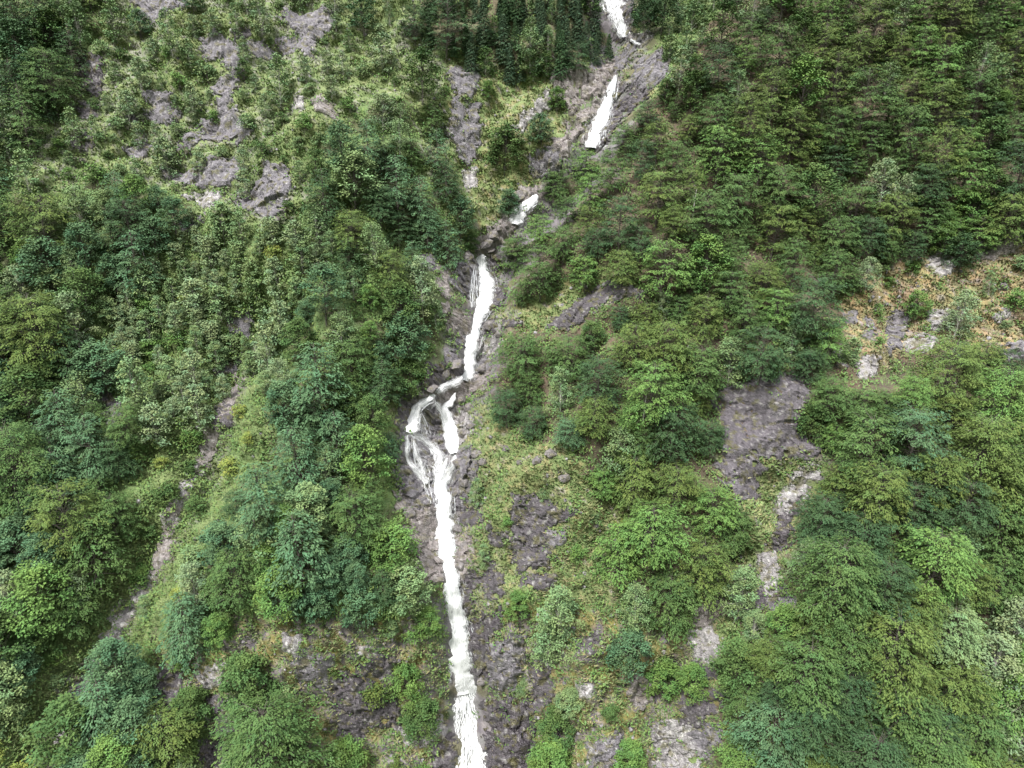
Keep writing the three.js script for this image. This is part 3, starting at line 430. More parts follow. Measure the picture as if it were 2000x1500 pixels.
// ---------------------------------------------------------------- boulders
function boulderGeometry(k) {
  const g = new THREE.IcosahedronGeometry(1, 4), p = g.attributes.position, v = V(0, 0, 0), planes = [];
  for (let i = 0; i < 24; i++) planes.push([V(hash(k, i, 1) - 0.5, hash(k, i, 2) - 0.5, hash(k, i, 3) - 0.5).normalize(), 0.42 + 0.34 * hash(k, i, 4)]);
  const col = [];
  for (let i = 0; i < p.count; i++) {
    v.fromBufferAttribute(p, i).normalize(); let r = 1; for (const [n, d] of planes) { const c = n.dot(v); if (c > 0.05) r = Math.min(r, d / c); }
    const q = n3(v.x * 2.2 + k, v.y * 2.2, v.z * 2.2); v.multiplyScalar(r * (1 + 0.06 * q)); p.setXYZ(i, v.x, v.y, v.z);
    const a = 0.5 + 0.5 * n3(v.x * 3 + k * 9, v.y * 3, v.z * 3), m = sstep(0.55, 0.8, 0.5 + 0.5 * n3(v.x * 1.7, v.y * 1.7 + k, v.z * 1.7));
    col.push(...mix3(mix3([0.12, 0.108, 0.112], [0.24, 0.22, 0.218], a), C.moss, 0.5 * m));
  }
  g.setAttribute('color', new THREE.Float32BufferAttribute(col, 3)); const uv = []; for (let i = 0; i < p.count; i++) uv.push((p.getX(i) + p.getZ(i) * 0.6) / 4, p.getY(i) / 4); g.setAttribute('uv', new THREE.Float32BufferAttribute(uv, 2));
  g.computeVertexNormals(); return g;
}
const BOULDER = [1, 2, 3, 4, 5, 6].map(boulderGeometry);
const boulderAt = [[1012, 385, 14], [985, 445, 13], [962, 462, 16], [948, 478, 14], [930, 488, 12], [915, 505, 13], [972, 450, 10], [955, 490, 11], [905, 530, 12], [968, 580, 9], [958, 640, 14], [975, 655, 12], [945, 720, 13], [885, 715, 14], [868, 735, 12], [842, 760, 14], [825, 770, 12], [808, 785, 11], [900, 782, 13], [915, 800, 12], [904, 822, 14], [920, 835, 11], [905, 850, 13], [898, 905, 13], [915, 915, 12], [905, 940, 15], [892, 962, 12], [918, 960, 9], [900, 1005, 12], [893, 1035, 13], [905, 1075, 15], [902, 1105, 13], [836, 905, 13], [845, 868, 10], [785, 900, 9], [790, 985, 12], [800, 1005, 12], [822, 1060, 9], [928, 890, 13], [945, 905, 10], [1050, 900, 11], [1075, 890, 13], [1100, 935, 12], [990, 880, 9], [1015, 905, 8], [1240, 78, 12], [1096, 118, 9], [945, 1330, 12], [1250, 1380, 10], [1395, 1170, 12], [200, 770, 8], [98, 858, 8], [408, 900, 7], [540, 432, 10], [365, 435, 9], [1850, 620, 10], [1780, 600, 8], [1960, 560, 9], [745, 660, 0]];
for (const [px, py, r] of boulderAt) {
  if (!r) continue;
  const [s, t, d] = hit(px, py), R = r * d / F, m = shade(new THREE.Mesh(pick(BOULDER), rockMat));
  m.name = numbered('boulder'); m.position.copy(ground(s, t)).add(V(0, R * 0.12, 0)); m.rotation.set(rr(-0.4, 0.4), rr(0, 6.28), rr(-0.4, 0.4)); m.scale.set(R * rr(1.2, 1.7), R * rr(0.9, 1.3), R * rr(1.1, 1.5)); scene.add(m);
  describe(m, px, py, r >= 13 ? 'large grey boulder' : r >= 11 ? 'grey boulder' : 'small grey boulder', r, 'boulder', 'boulders along the stream and slopes');
}

// ---------------------------------------------------------------- falling water
const foamMap = (() => { const W = 256, H = 512, d = new Uint8Array(W * H * 4); for (let y = 0; y < H; y++) for (let x = 0; x < W; x++) { const u = x / W, v = y / H, st = tileNoise(u, v * 0.12 + 0.3, 60) * 0.6 + tileNoise(u, v * 0.3 + 0.1, 24) * 0.5 + 0.15 * (hash(x, y >> 3, 4) - 0.5); const g = clamp(0.98 + 0.75 * Math.min(0, st + 0.12), 0.5, 1); d.set([255 * g * (0.94 + 0.06 * g), 255 * g * (0.965 + 0.035 * g), 255 * g, 255], (y * W + x) * 4); } const t = new THREE.DataTexture(d, W, H); t.wrapS = t.wrapT = THREE.RepeatWrapping; t.magFilter = THREE.LinearFilter; t.needsUpdate = true; return t; })();
const foamAlpha = (floor, cut) => { const W = 256, H = 1024, d = new Uint8Array(W * H * 4); for (let y = 0; y < H; y++) for (let x = 0; x < W; x++) { const u = Math.abs(x / W * 2 - 1), v = y / H, st = 0.55 * tileNoise(x / W, v * 0.35 + 0.2, 70) + 0.5 * tileNoise(x / W, v * 0.5 + 0.6, 26) + 0.35 * tileNoise(x / W, v, 40), a = clamp(0.5 + (floor - cut * Math.pow(u, 3) + st) * 1.5); d.set([255 * a, 255 * a, 255 * a, 255], (y * W + x) * 4); } const t = new THREE.DataTexture(d, W, H); t.wrapT = t.wrapS = THREE.RepeatWrapping; t.magFilter = THREE.LinearFilter; t.channel = 1; t.needsUpdate = true; return t; };
const foam = (name, floor, cut) => new THREE.MeshStandardMaterial({ name, color: new THREE.Color(0.5, 0.51, 0.52), map: foamMap, alphaMap: foamAlpha(floor, cut), transparent: true, roughness: 0.6, side: THREE.DoubleSide });
const foamMat = foam('foam', 0.66, 1.3), lightFoam = foam('broken_foam', 0.04, 0.6), filmFoam = foam('water_film', -0.42, 0.2);
const veilMat = new THREE.MeshPhysicalMaterial({ name: 'thin_water', color: new THREE.Color(0.45, 0.47, 0.49), roughness: 0.85, transmission: 0.35, thickness: 0, side: THREE.DoubleSide });
const smooth = (run, n) => { const c = new THREE.CatmullRomCurve3(run.map(([x, y, w]) => V(x, y, w))); return c.getPoints(n); };
function waterRun(run, thin, no, strand, sink = 0) {
  const L = run.reduce((a, p, i) => (i ? a + Math.hypot(p[0] - run[i - 1][0], p[1] - run[i - 1][1]) : 0), 0), rows = Math.max(10, Math.round(L / 3.2)), pts = smooth(run, rows), line = [];
  for (let i = 0; i <= rows; i++) {
    const p = pts[i], q0 = pts[Math.max(0, i - 1)], q1 = pts[Math.min(rows, i + 1)], [s, t, d] = hit(p.x, p.y, top);
    line.push({ s, t, n: sample(top, s, t), w: p.z * d / F });
  }
  // the sheet leaps over hollows: a running average of the highest ground under it
  const hi = line.map((q, i) => { let m = -1e9; for (let k = Math.max(0, i - 2); k <= Math.min(rows, i + 2); k++) m = Math.max(m, line[k].n); return m; });
  line.forEach((q, i) => { let a = 0, c = 0; for (let k = Math.max(0, i - 3); k <= Math.min(rows, i + 3); k++) { a += hi[k]; c++; } q.n = a / c + 0.18 - sink; });
  line.forEach((q, i) => { const a = line[Math.max(0, i - 1)], b = line[Math.min(rows, i + 1)], l = Math.hypot(b.s - a.s, b.t - a.t) || 1; q.cx = -(b.t - a.t) / l; q.cy = (b.s - a.s) / l; q.len = i ? line[i - 1].len + Math.hypot(q.s - line[i - 1].s, q.t - line[i - 1].t, q.n - line[i - 1].n) : 0; });
  const at = (f, u, up) => { const k = clamp(f, 0, 0.9999) * rows, i = Math.floor(k), v = k - i, a = line[i], b = line[i + 1] ?? a, s = lerp(a.s, b.s, v) + lerp(a.cx, b.cx, v) * u * lerp(a.w, b.w, v) / 2, t = lerp(a.t, b.t, v) + lerp(a.cy, b.cy, v) * u * lerp(a.w, b.w, v) / 2; return world(s, t, lerp(a.n, b.n, v) + up); };
  const total = line[rows].len, M = 13, pos = [], uv = [], uv1 = [], idx = [];
  for (let i = 0; i <= rows; i++) for (let j = 0; j < M; j++) {
    const q = line[i], u = (j / (M - 1)) * 2 - 1, rag = 1 + 0.22 * n2(q.len * 0.9 + no * 7, u > 0 ? 5 : 50) + 0.12 * n2(q.len * 3, u > 0 ? 9 : 90), e = u * rag * 1.32 * (0.45 + 0.55 * sstep(0, 0.09, i / rows)) * (0.6 + 0.4 * sstep(0, 0.07, 1 - i / rows));
    const st = 0.16 * n2(u * q.w * 2.2 + no * 3, q.len * 0.35) + 0.07 * n2(u * q.w * 6, q.len * 0.9), p = at(i / rows, e, (1 - u * u) * Math.min(0.4, 0.12 * q.w) + st * Math.min(1, q.w / 1.6) - 0.3 * Math.pow(Math.abs(u), 6));
    pos.push(p.x, p.y, p.z); uv.push(u * q.w / 5 + no * 0.3, q.len / 9); uv1.push(u * 0.49 + 0.5, q.len / 16 + no * 0.37);
    if (i < rows && j < M - 1) { const k = i * M + j; idx.push(k, k + M, k + 1, k + 1, k + M, k + M + 1); }
  }
  const core = new THREE.BufferGeometry(); core.setAttribute('position', new THREE.Float32BufferAttribute(pos, 3)); core.setAttribute('uv', new THREE.Float32BufferAttribute(uv, 2)); core.setAttribute('uv1', new THREE.Float32BufferAttribute(uv1, 2)); core.setIndex(idx); core.computeVertexNormals();
  // strands and splashes
  const sp = [], si = [], su = [], wide = Math.max(...line.map((q) => q.w)), count = Math.round(total * (10 + wide * 9) * strand * 0.4);
  for (let k = 0; k < count; k++) {
    const f0 = rnd(), u0 = (rnd() + rnd() - 1) * 1.25, len = rr(0.5, 2.6) / total, w = rr(0.012, 0.05), n = 4, drift = rr(-0.12, 0.12), up = rr(0.02, 0.3) * (1 - 0.6 * Math.min(1, Math.abs(u0)));
    if (f0 + len > 1) continue;
    for (let i = 0; i <= n; i++) { const f = f0 + len * i / n, u = u0 + drift * i / n, ww = w * Math.sin(Math.PI * (0.08 + 0.84 * i / n)), p = at(f, u, up), q = at(f, u + 0.02, up); const dir = q.sub(p).normalize(); const b = sp.length / 3; sp.push(p.x - dir.x * ww, p.y - dir.y * ww, p.z - dir.z * ww, p.x + dir.x * ww, p.y + dir.y * ww, p.z + dir.z * ww); su.push(0, f * 9, 0.03, f * 9); if (i < n) si.push(b, b + 2, b + 1, b + 1, b + 2, b + 3); }
  }
  const drops = Math.round(total * wide * 6);
  for (let k = 0; k < drops; k++) { const p = at(Math.pow(rnd(), 0.7), (rnd() < 0.5 ? -1 : 1) * rr(0.8, 1.0 + 0.45 * rnd()), rr(0.1, 0.8)), r = rr(0.02, 0.06), b = sp.length / 3; for (let i = 0; i < 3; i++) sp.push(p.x + r * rr(-1, 1), p.y + r * rr(-1.6, 1.6), p.z + r * rr(-1, 1)), su.push(0, 0); si.push(b, b + 1, b + 2); }
  const strands = new THREE.BufferGeometry(); strands.setAttribute('position', new THREE.Float32BufferAttribute(sp, 3)); strands.setAttribute('uv', new THREE.Float32BufferAttribute(su, 2)); strands.setIndex(si); strands.computeVertexNormals();
  return [core, strands];
}
const FALL_LABEL = { top: 'thin lacy white waterfall at the very top, between spruces and forest', upper: 'slanting white plume falling past the dark overhung wall', bend: 'short white cascade half hidden by trees at the stream bend', middle: 'white waterfall narrowing to a neck between pinkish and pale rock', split: 'white waterfall parted in two around a domed rock island', veil: 'fanned veil of white strands over the broad wet slab', lower: 'long straight white chute beside the veined-slab meadow', bottom: 'broad free-falling white waterfall at the lowest edge' };
let runNo = 0;
for (const [k, f] of Object.entries(FALLS)) {
  const flanks = f.runs.filter((r, i) => i === 0 && f.thin > 0.7 && k !== 'veil').map((r) => r.map(([x, y, w]) => [x + (k === 'upper' ? w * 0.25 : 0), y, w * 1.35 + 7])), gAll = f.runs.map((r) => waterRun(r, f.thin, ++runNo, k === 'top' ? 0.25 : k === 'veil' ? 0.12 : k === 'split' ? 0.2 : 0.7)), group = new THREE.Group(); group.name = numbered('waterfall'); for (const r of flanks) gAll.push(waterRun(r, 1, ++runNo, 0.25, 0.12)); tag(group, FALL_LABEL[k], 'waterfall', 'cascades of the mountain stream');
  const c = new THREE.Box3().setFromBufferAttribute(gAll[0][0].attributes.position).getCenter(V(0, 0, 0)); group.position.copy(c);
  gAll.forEach(([core, strands], i) => { core.translate(-c.x, -c.y, -c.z); strands.translate(-c.x, -c.y, -c.z); const a = shade(new THREE.Mesh(core, i >= f.runs.length ? filmFoam : i && Math.max(...f.runs[i].map((q) => q[2])) > 29 && !(k === 'split' && i === 1) ? filmFoam : f.thin < 0.9 || i > 1 ? lightFoam : foamMat)), b = shade(new THREE.Mesh(strands, veilMat)); a.name = i ? 'side_stream' : 'main_stream'; b.name = 'spray'; b.userData.kind = 'stuff'; group.add(a, b); });
  scene.add(group);
}
console.log('water');

// ---------------------------------------------------------------- trees
class Leaves {
  constructor() { this.p = []; this.c = []; this.i = []; }
  leaf(x, y, z, dx, dy, dz, sx, sy, sz, l, w, c) { // a folded leaf spray: base, two sides, tip
    const b = this.p.length / 3, h = l * 0.45, k = -0.16 * l;
    this.p.push(x, y, z, x + dx * h + sx * w, y + dy * h + sy * w + k * 0.2, z + dz * h + sz * w, x + dx * l, y + dy * l + k, z + dz * l, x + dx * h - sx * w, y + dy * h - sy * w + k * 0.2, z + dz * h - sz * w);
    for (let i = 0; i < 4; i++) this.c.push(c[0], c[1], c[2]);
    this.i.push(b, b + 1, b + 2, b, b + 2, b + 3);
  }
  loose(p, l, w, c, flat = 0.5) { // a leaf in any direction, flatter or not
    const a = rnd() * 6.283, e = rr(-1, 1) * (1 - flat) * 1.3, dx = Math.cos(a) * Math.cos(e), dy = Math.sin(e), dz = Math.sin(a) * Math.cos(e), r = rr(-1, 1) * (1 - flat) * 1.6, sx = -Math.sin(a) * Math.cos(r), sy = Math.sin(r), sz = Math.cos(a) * Math.cos(r);
    this.leaf(p.x, p.y, p.z, dx, dy, dz, sx, sy, sz, l, w, c);
  }
  build() { const g = new THREE.BufferGeometry(); g.setAttribute('position', new THREE.Float32BufferAttribute(this.p, 3)); g.setAttribute('color', new THREE.Float32BufferAttribute(this.c, 3)); g.setIndex(this.i); return g; }
}
class Wood {
  constructor() { this.p = []; this.i = []; }
  limb(pts, r0, r1, sides = 5) {
    const b = this.p.length / 3, n = pts.length;
    for (let i = 0; i < n; i++) { const r = lerp(r0, r1, i / (n - 1)), d = pts[Math.min(n - 1, i + 1)].clone().sub(pts[Math.max(0, i - 1)]).normalize(), a = Math.abs(d.y) > 0.9 ? V(1, 0, 0) : V(0, 1, 0), u = a.cross(d).normalize(), v = d.clone().cross(u); for (let k = 0; k < sides; k++) { const q = k / sides * 6.283; this.p.push(pts[i].x + r * (u.x * Math.cos(q) + v.x * Math.sin(q)), pts[i].y + r * (u.y * Math.cos(q) + v.y * Math.sin(q)), pts[i].z + r * (u.z * Math.cos(q) + v.z * Math.sin(q))); } }
    for (let i = 0; i < n - 1; i++) for (let k = 0; k < sides; k++) { const a = b + i * sides + k, c = b + i * sides + (k + 1) % sides; this.i.push(a, c, a + sides, c, c + sides, a + sides); }
  }
  build() { const g = new THREE.BufferGeometry(); g.setAttribute('position', new THREE.Float32BufferAttribute(this.p, 3)); g.setIndex(this.i); g.computeVertexNormals(); return g; }
}
const tone = (spread, warm) => { const v = 1 + rr(-spread, spread), w = rr(-warm, warm); return [v * (1 + w), v, v * (1 - w * 0.6)]; };
const trunkLine = (H, bend) => { const a = rnd() * 6.28, pts = []; for (let i = 0; i <= 6; i++) { const u = i / 6; pts.push(V(Math.cos(a) * bend * Math.sin(u * 2.4) * u, -0.9 + u * (H * 0.93 + 0.9), Math.sin(a) * bend * Math.sin(u * 2.4) * u)); } return pts; };
const along = (pts, f) => { const k = clamp(f, 0, 0.9999) * (pts.length - 1), i = Math.floor(k); return pts[i].clone().lerp(pts[i + 1], k - i); };

function tieredTree({ H, R, low, peak, branches, leaf, per, taper, rise, droop, spread = 0.2, warm = 0.11, bole = 0.2, plateW = 0.55, gaps = 0.12, lobes = 0.22 }) { // beech-like: flat sprays in layers
  const L = new Leaves(), W = new Wood(), line = trunkLine(H, R * 0.08); W.limb(line, bole, bole * 0.2, 6);
  const la = rnd() * 6.28, lb = rnd() * 6.28;
  for (let b = 0; b < branches; b++) {
    const u = low + (0.985 - low) * Math.pow((b + rnd()) / branches, 0.9), az = b * 2.39996 + rr(-0.5, 0.5), root = along(line, u * 0.97);
    const env = u < peak ? lerp(0.72, 1, sstep(low, peak, u)) : Math.pow(Math.max(0.02, 1 - Math.pow((u - peak) / (1 - peak), taper)), 0.6);
    const lob = 1 + lobes * Math.sin(az * 3 + la + u * 4) + lobes * 0.6 * Math.sin(az * 5 + lb - u * 7), len = R * env * lob * rr(0.75, 1.06) + 0.25;
    if (rnd() < gaps) continue;
    const el = lerp(rise[0], rise[1], u) + rr(-0.12, 0.12), cx = Math.cos(az), cz = Math.sin(az), pts = [];
    for (let i = 0; i <= 3; i++) { const k = i / 3; pts.push(V(root.x + cx * len * k, root.y + len * (Math.tan(el) * k * 0.8 - droop * k * k), root.z + cz * len * k)); }
    W.limb(pts, bole * 0.28 * (1.1 - u) + 0.02, 0.012, 3);
    const base = tone(spread * 0.7, warm * 0.8), n = Math.max(2, Math.round(len * 1.9));
    for (let j = 0; j < n; j++) {
      const k = lerp(len > 2 ? 0.42 : 0.1, 1, (j + rnd() * 0.8) / n), p = along(pts, k), side = (j % 2 ? 1 : -1), off = side * rr(0, plateW) * len * 0.34 * (1.15 - k * 0.5), ox = -cz * off, oz = cx * off;
      const c0 = tone(spread * 0.5, warm * 0.5), sa = az + side * rr(0.1, 0.9), sl = rr(0.7, 1.15), tilt = lerp(-0.75, -0.2, u) * k + rr(-0.22, 0.26);
      for (let q = 0; q < per; q++) {
        const a = rnd() * sl, bb = rr(-0.42, 0.42) * sl * (1.1 - 0.6 * a / sl), ca = Math.cos(sa), sn = Math.sin(sa), x = p.x + ox + ca * a - sn * bb, z = p.z + oz + sn * a + ca * bb, y = p.y + 0.3 + tilt * a - 0.2 * a * a - 0.35 * Math.abs(bb) + rr(-0.1, 0.1);
        const d = sa + bb * 1.1 + rr(-0.7, 0.7), pit = tilt * 0.7 + rr(-0.3, 0.22), roll = rr(-0.42, 0.42), v = 1 + rr(-0.07, 0.07);
        L.leaf(x, y, z, Math.cos(d) * Math.cos(pit), Math.sin(pit), Math.sin(d) * Math.cos(pit), -Math.sin(d) * Math.cos(roll), Math.sin(roll), Math.cos(d) * Math.cos(roll), leaf * rr(0.7, 1.3), leaf * rr(0.22, 0.34), [base[0] * c0[0] * v, base[1] * c0[1] * v, base[2] * c0[2] * v]);
      }
    }
  }
  return { trunk: W.build(), crown: L.build(), R, H };
}
function puffTree({ H, R, low, puffs, per, pr, leaf, taper = 2, flat = 0.45, spread = 0.2, warm = 0.14, bole = 0.14, stems = 1, hang = 0 }) { // leafy clumps on branch ends
  const L = new Leaves(), W = new Wood(), lines = [];
  for (let s = 0; s < stems; s++) { const ln = trunkLine(H * (s ? rr(0.65, 0.95) : 1), R * 0.25 * (stems > 1 ? 1.6 : 0.6)); lines.push(ln); W.limb(ln, bole, bole * 0.2, 5); }
  for (let b = 0; b < puffs; b++) {
    const u = low + (1.0 - low) * Math.pow((b + rnd()) / puffs, 0.85), az = b * 2.39996 + rr(-0.6, 0.6), line = pick(lines), root = along(line, u * 0.9), v = (u - low) / (1 - low);
    const env = Math.pow(Math.max(0.03, 1 - Math.pow(Math.abs(v - 0.3) / 0.72, taper)), 0.6), len = R * env * Math.sqrt(rr(0.12, 1)), c = V(root.x + Math.cos(az) * len, lerp(low * H, H * 0.97, v) + rr(-0.3, 0.3) - hang * len * 0.4, root.z + Math.sin(az) * len);
    W.limb([along(line, u * 0.72), root.clone().lerp(c, 0.5).add(V(0, 0.1, 0)), c], bole * 0.22, 0.012, 3);
    const base = tone(spread, warm), r = pr * rr(0.7, 1.25);
    for (let q = 0; q < per; q++) {
      const th = rnd() * 6.283, ct = rr(-0.75, 1), st = Math.sqrt(1 - ct * ct), k = Math.pow(rnd(), 0.4) * r, p = V(c.x + Math.cos(th) * st * k * 1.15, c.y + ct * k * 0.72 - hang * rnd() * r * 0.9, c.z + Math.sin(th) * st * k * 1.15), w = 1 + rr(-0.07, 0.07);
      L.loose(p, leaf * rr(0.7, 1.3), leaf * rr(0.22, 0.36), [base[0] * w, base[1] * w, base[2] * w], flat);
    }
  }
  return { trunk: W.build(), crown: L.build(), R, H };
}
function spruceTree() {
  const H = 11, R = 2.7, L = new Leaves(), W = new Wood(), line = trunkLine(H, 0.12); W.limb(line, 0.17, 0.02, 5);
  for (let b = 0; b < 150; b++) {
    const u = 0.07 + 0.92 * (b + rnd()) / 150, az = b * 2.39996, len = R * Math.pow(1 - u, 0.8) * rr(0.65, 1.1) + 0.12, root = along(line, u), cx = Math.cos(az), cz = Math.sin(az), base = tone(0.16, 0.1), n = Math.round(10 + len * 16);
    for (let q = 0; q < n; q++) { const k = Math.sqrt(rnd()) * len, off = rr(-0.28, 0.28) * (len * 1.1 - k * 0.7), x = root.x + cx * k - cz * off, z = root.z + cz * k + cx * off, y = root.y + 0.16 * k - 0.17 * k * k - rnd() * 0.2, d = az + Math.sign(off) * rr(0.2, 1), pit = rr(-0.9, 0.05), v = 1 + rr(-0.15, 0.15); L.leaf(x, y, z, Math.cos(d) * Math.cos(pit), Math.sin(pit), Math.sin(d) * Math.cos(pit), -Math.sin(d), rr(-0.3, 0.3), Math.cos(d), rr(0.3, 0.55), rr(0.05, 0.1), [base[0] * v, base[1] * v, base[2] * v]); }
  }
  return { trunk: W.build(), crown: L.build(), R, H };
}
const many = (n, f) => Array.from({ length: n }, (_, i) => f(i));
const KIND = {
  beech: { name: 'beech_tree', cat: 'tree', shapes: many(5, (i) => tieredTree({ H: 11 + i * 0.6, R: 4.7, low: 0.24, peak: 0.42, branches: 120, leaf: 0.33, per: 11, taper: 1.7, rise: [0.2, 0.9], droop: 0.3, lobes: 0.22, gaps: 0.12, plateW: 0.75 })) },
  grand: { name: 'beech_tree', cat: 'tree', shapes: many(4, (i) => tieredTree({ H: 11.5 + i * 0.7, R: 4.4, low: 0.24, peak: 0.42, branches: 200, leaf: 0.26, per: 13, taper: 1.7, rise: [0.15, 0.9], droop: 0.3, lobes: 0.22, gaps: 0.1, plateW: 0.8 })) },
  alder: { name: 'conical_tree', cat: 'tree', shapes: many(4, (i) => tieredTree({ H: 9.5 + i * 0.5, R: 2.9, low: 0.14, peak: 0.3, branches: 96, leaf: 0.33, per: 11, taper: 1.25, rise: [0.0, 0.6], droop: 0.16, plateW: 0.8, lobes: 0.2 })) },
  maple: { name: 'maple_tree', cat: 'tree', shapes: many(4, (i) => puffTree({ H: 8 + i * 0.4, R: 3.2, low: 0.22, puffs: 64, per: 66, pr: 0.85, leaf: 0.36, taper: 2.2, flat: 0.6 })) },
  birch: { name: 'birch_tree', cat: 'tree', shapes: many(5, (i) => puffTree({ H: 4.6 + i * 0.4, R: 1.55, low: 0.07, puffs: 46, per: 48, pr: 0.5, leaf: 0.26, taper: 1.9, flat: 0.5, spread: 0.16, bole: 0.045, hang: 0.25 })) },
  willow: { name: 'drooping_birch', cat: 'tree', shapes: many(3, (i) => puffTree({ H: 7.5 + i * 0.5, R: 2.6, low: 0.14, puffs: 60, per: 60, pr: 0.7, leaf: 0.29, taper: 2.2, flat: 0.5, spread: 0.14, bole: 0.09, hang: 0.7 })) },
  spruce: { name: 'spruce_tree', cat: 'tree', shapes: many(3, spruceTree) },
  shrub: { name: 'shrub', cat: 'shrub', shapes: many(4, () => puffTree({ H: 2.3, R: 1.35, low: 0.12, puffs: 26, per: 46, pr: 0.55, leaf: 0.25, taper: 2.5, flat: 0.5, spread: 0.2, bole: 0.04, stems: 3 })) },
};
const leafMat = (name, r, g, b) => new THREE.MeshPhysicalMaterial({ name, color: new THREE.Color(r, g, b), vertexColors: true, roughness: 0.8, specularIntensity: 0.22, flatShading: true, side: THREE.DoubleSide });
const TONES = {
  deep: ['deep green', leafMat('deep_leaf', 0.032, 0.063, 0.026)], mid: ['mid-green', leafMat('mid_leaf', 0.05, 0.09, 0.028)], olive: ['olive-green', leafMat('olive_leaf', 0.066, 0.1, 0.027)],
  bright: ['fresh green', leafMat('fresh_leaf', 0.074, 0.136, 0.036)], blue: ['bluish green', leafMat('bluish_leaf', 0.052, 0.1, 0.048)], pale: ['pale grey-green', leafMat('pale_leaf', 0.13, 0.18, 0.09)],
  soft: ['soft green', leafMat('soft_leaf', 0.108, 0.164, 0.07)], yellow: ['yellow-green', leafMat('yellowish_leaf', 0.14, 0.175, 0.042)], fir: ['dark blue-green', leafMat('fir_needle', 0.036, 0.062, 0.033)],
};
const bark = { grey: new THREE.MeshStandardMaterial({ name: 'shade_darkened_bark', color: new THREE.Color(0.075, 0.066, 0.056), roughness: 0.9 }), white: new THREE.MeshStandardMaterial({ name: 'white_bark', color: new THREE.Color(0.36, 0.345, 0.32), roughness: 0.85 }), brown: new THREE.MeshStandardMaterial({ name: 'brown_bark', color: new THREE.Color(0.11, 0.08, 0.06), roughness: 0.95 }) };  // grey bark colour is darkened to deepen the shade in crown gaps
const protos = new Map(), placed = [];
function addTree(kind, tn, px, py, R, variant) { // px, py: middle of the crown
  const K = KIND[kind === 'beech' && R > 4 ? 'grand' : kind], sh = K.shapes[variant % K.shapes.length], k = R / sh.R, hK = k * rr(0.92, 1.1), H = sh.H * hK, mid = kind === 'spruce' ? 0.42 : 0.58;
  let by = py + 30, s, t, d, p; for (let i = 0; i < 6; i++) { [s, t, d] = hit(px, by); p = ground(s, t); const q = project(p.clone().add(V(0, H * mid, 0))); by += (py - q[1]); }
  const key = kind + (R > 4) + tn + (variant % K.shapes.length); let o;
  if (!protos.has(key)) {
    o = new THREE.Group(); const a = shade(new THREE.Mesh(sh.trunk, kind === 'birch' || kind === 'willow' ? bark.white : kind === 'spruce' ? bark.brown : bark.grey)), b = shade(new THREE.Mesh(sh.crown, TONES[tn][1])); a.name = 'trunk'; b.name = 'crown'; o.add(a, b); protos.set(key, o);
  } else o = protos.get(key).clone();
  o.name = numbered(K.name); o.position.copy(p); o.rotation.set(rr(0, 0.05), rnd() * 6.283, rr(-0.04, 0.04)); o.scale.set(k, hK, k); scene.add(o);
  const what = { beech: 'broad beech', alder: 'conical leafy tree', maple: 'round-crowned leafy tree', birch: 'slender birch', willow: 'drooping birch', spruce: 'spruce', shrub: 'shrub' }[kind];
  describe(o, px, py, `${TONES[tn][0]} ${what}`, R, K.cat, { beech: 'beech trees of the mountainside', alder: 'conical leafy trees of the mountainside', maple: 'round-crowned trees of the mountainside', birch: 'slender birches of the mountainside', willow: 'drooping birches of the mountainside', spruce: 'spruces near the highest waterfall', shrub: 'shrubs of the mountainside' }[kind]);
  placed.push([px, py, R * F / d, kind]);
}
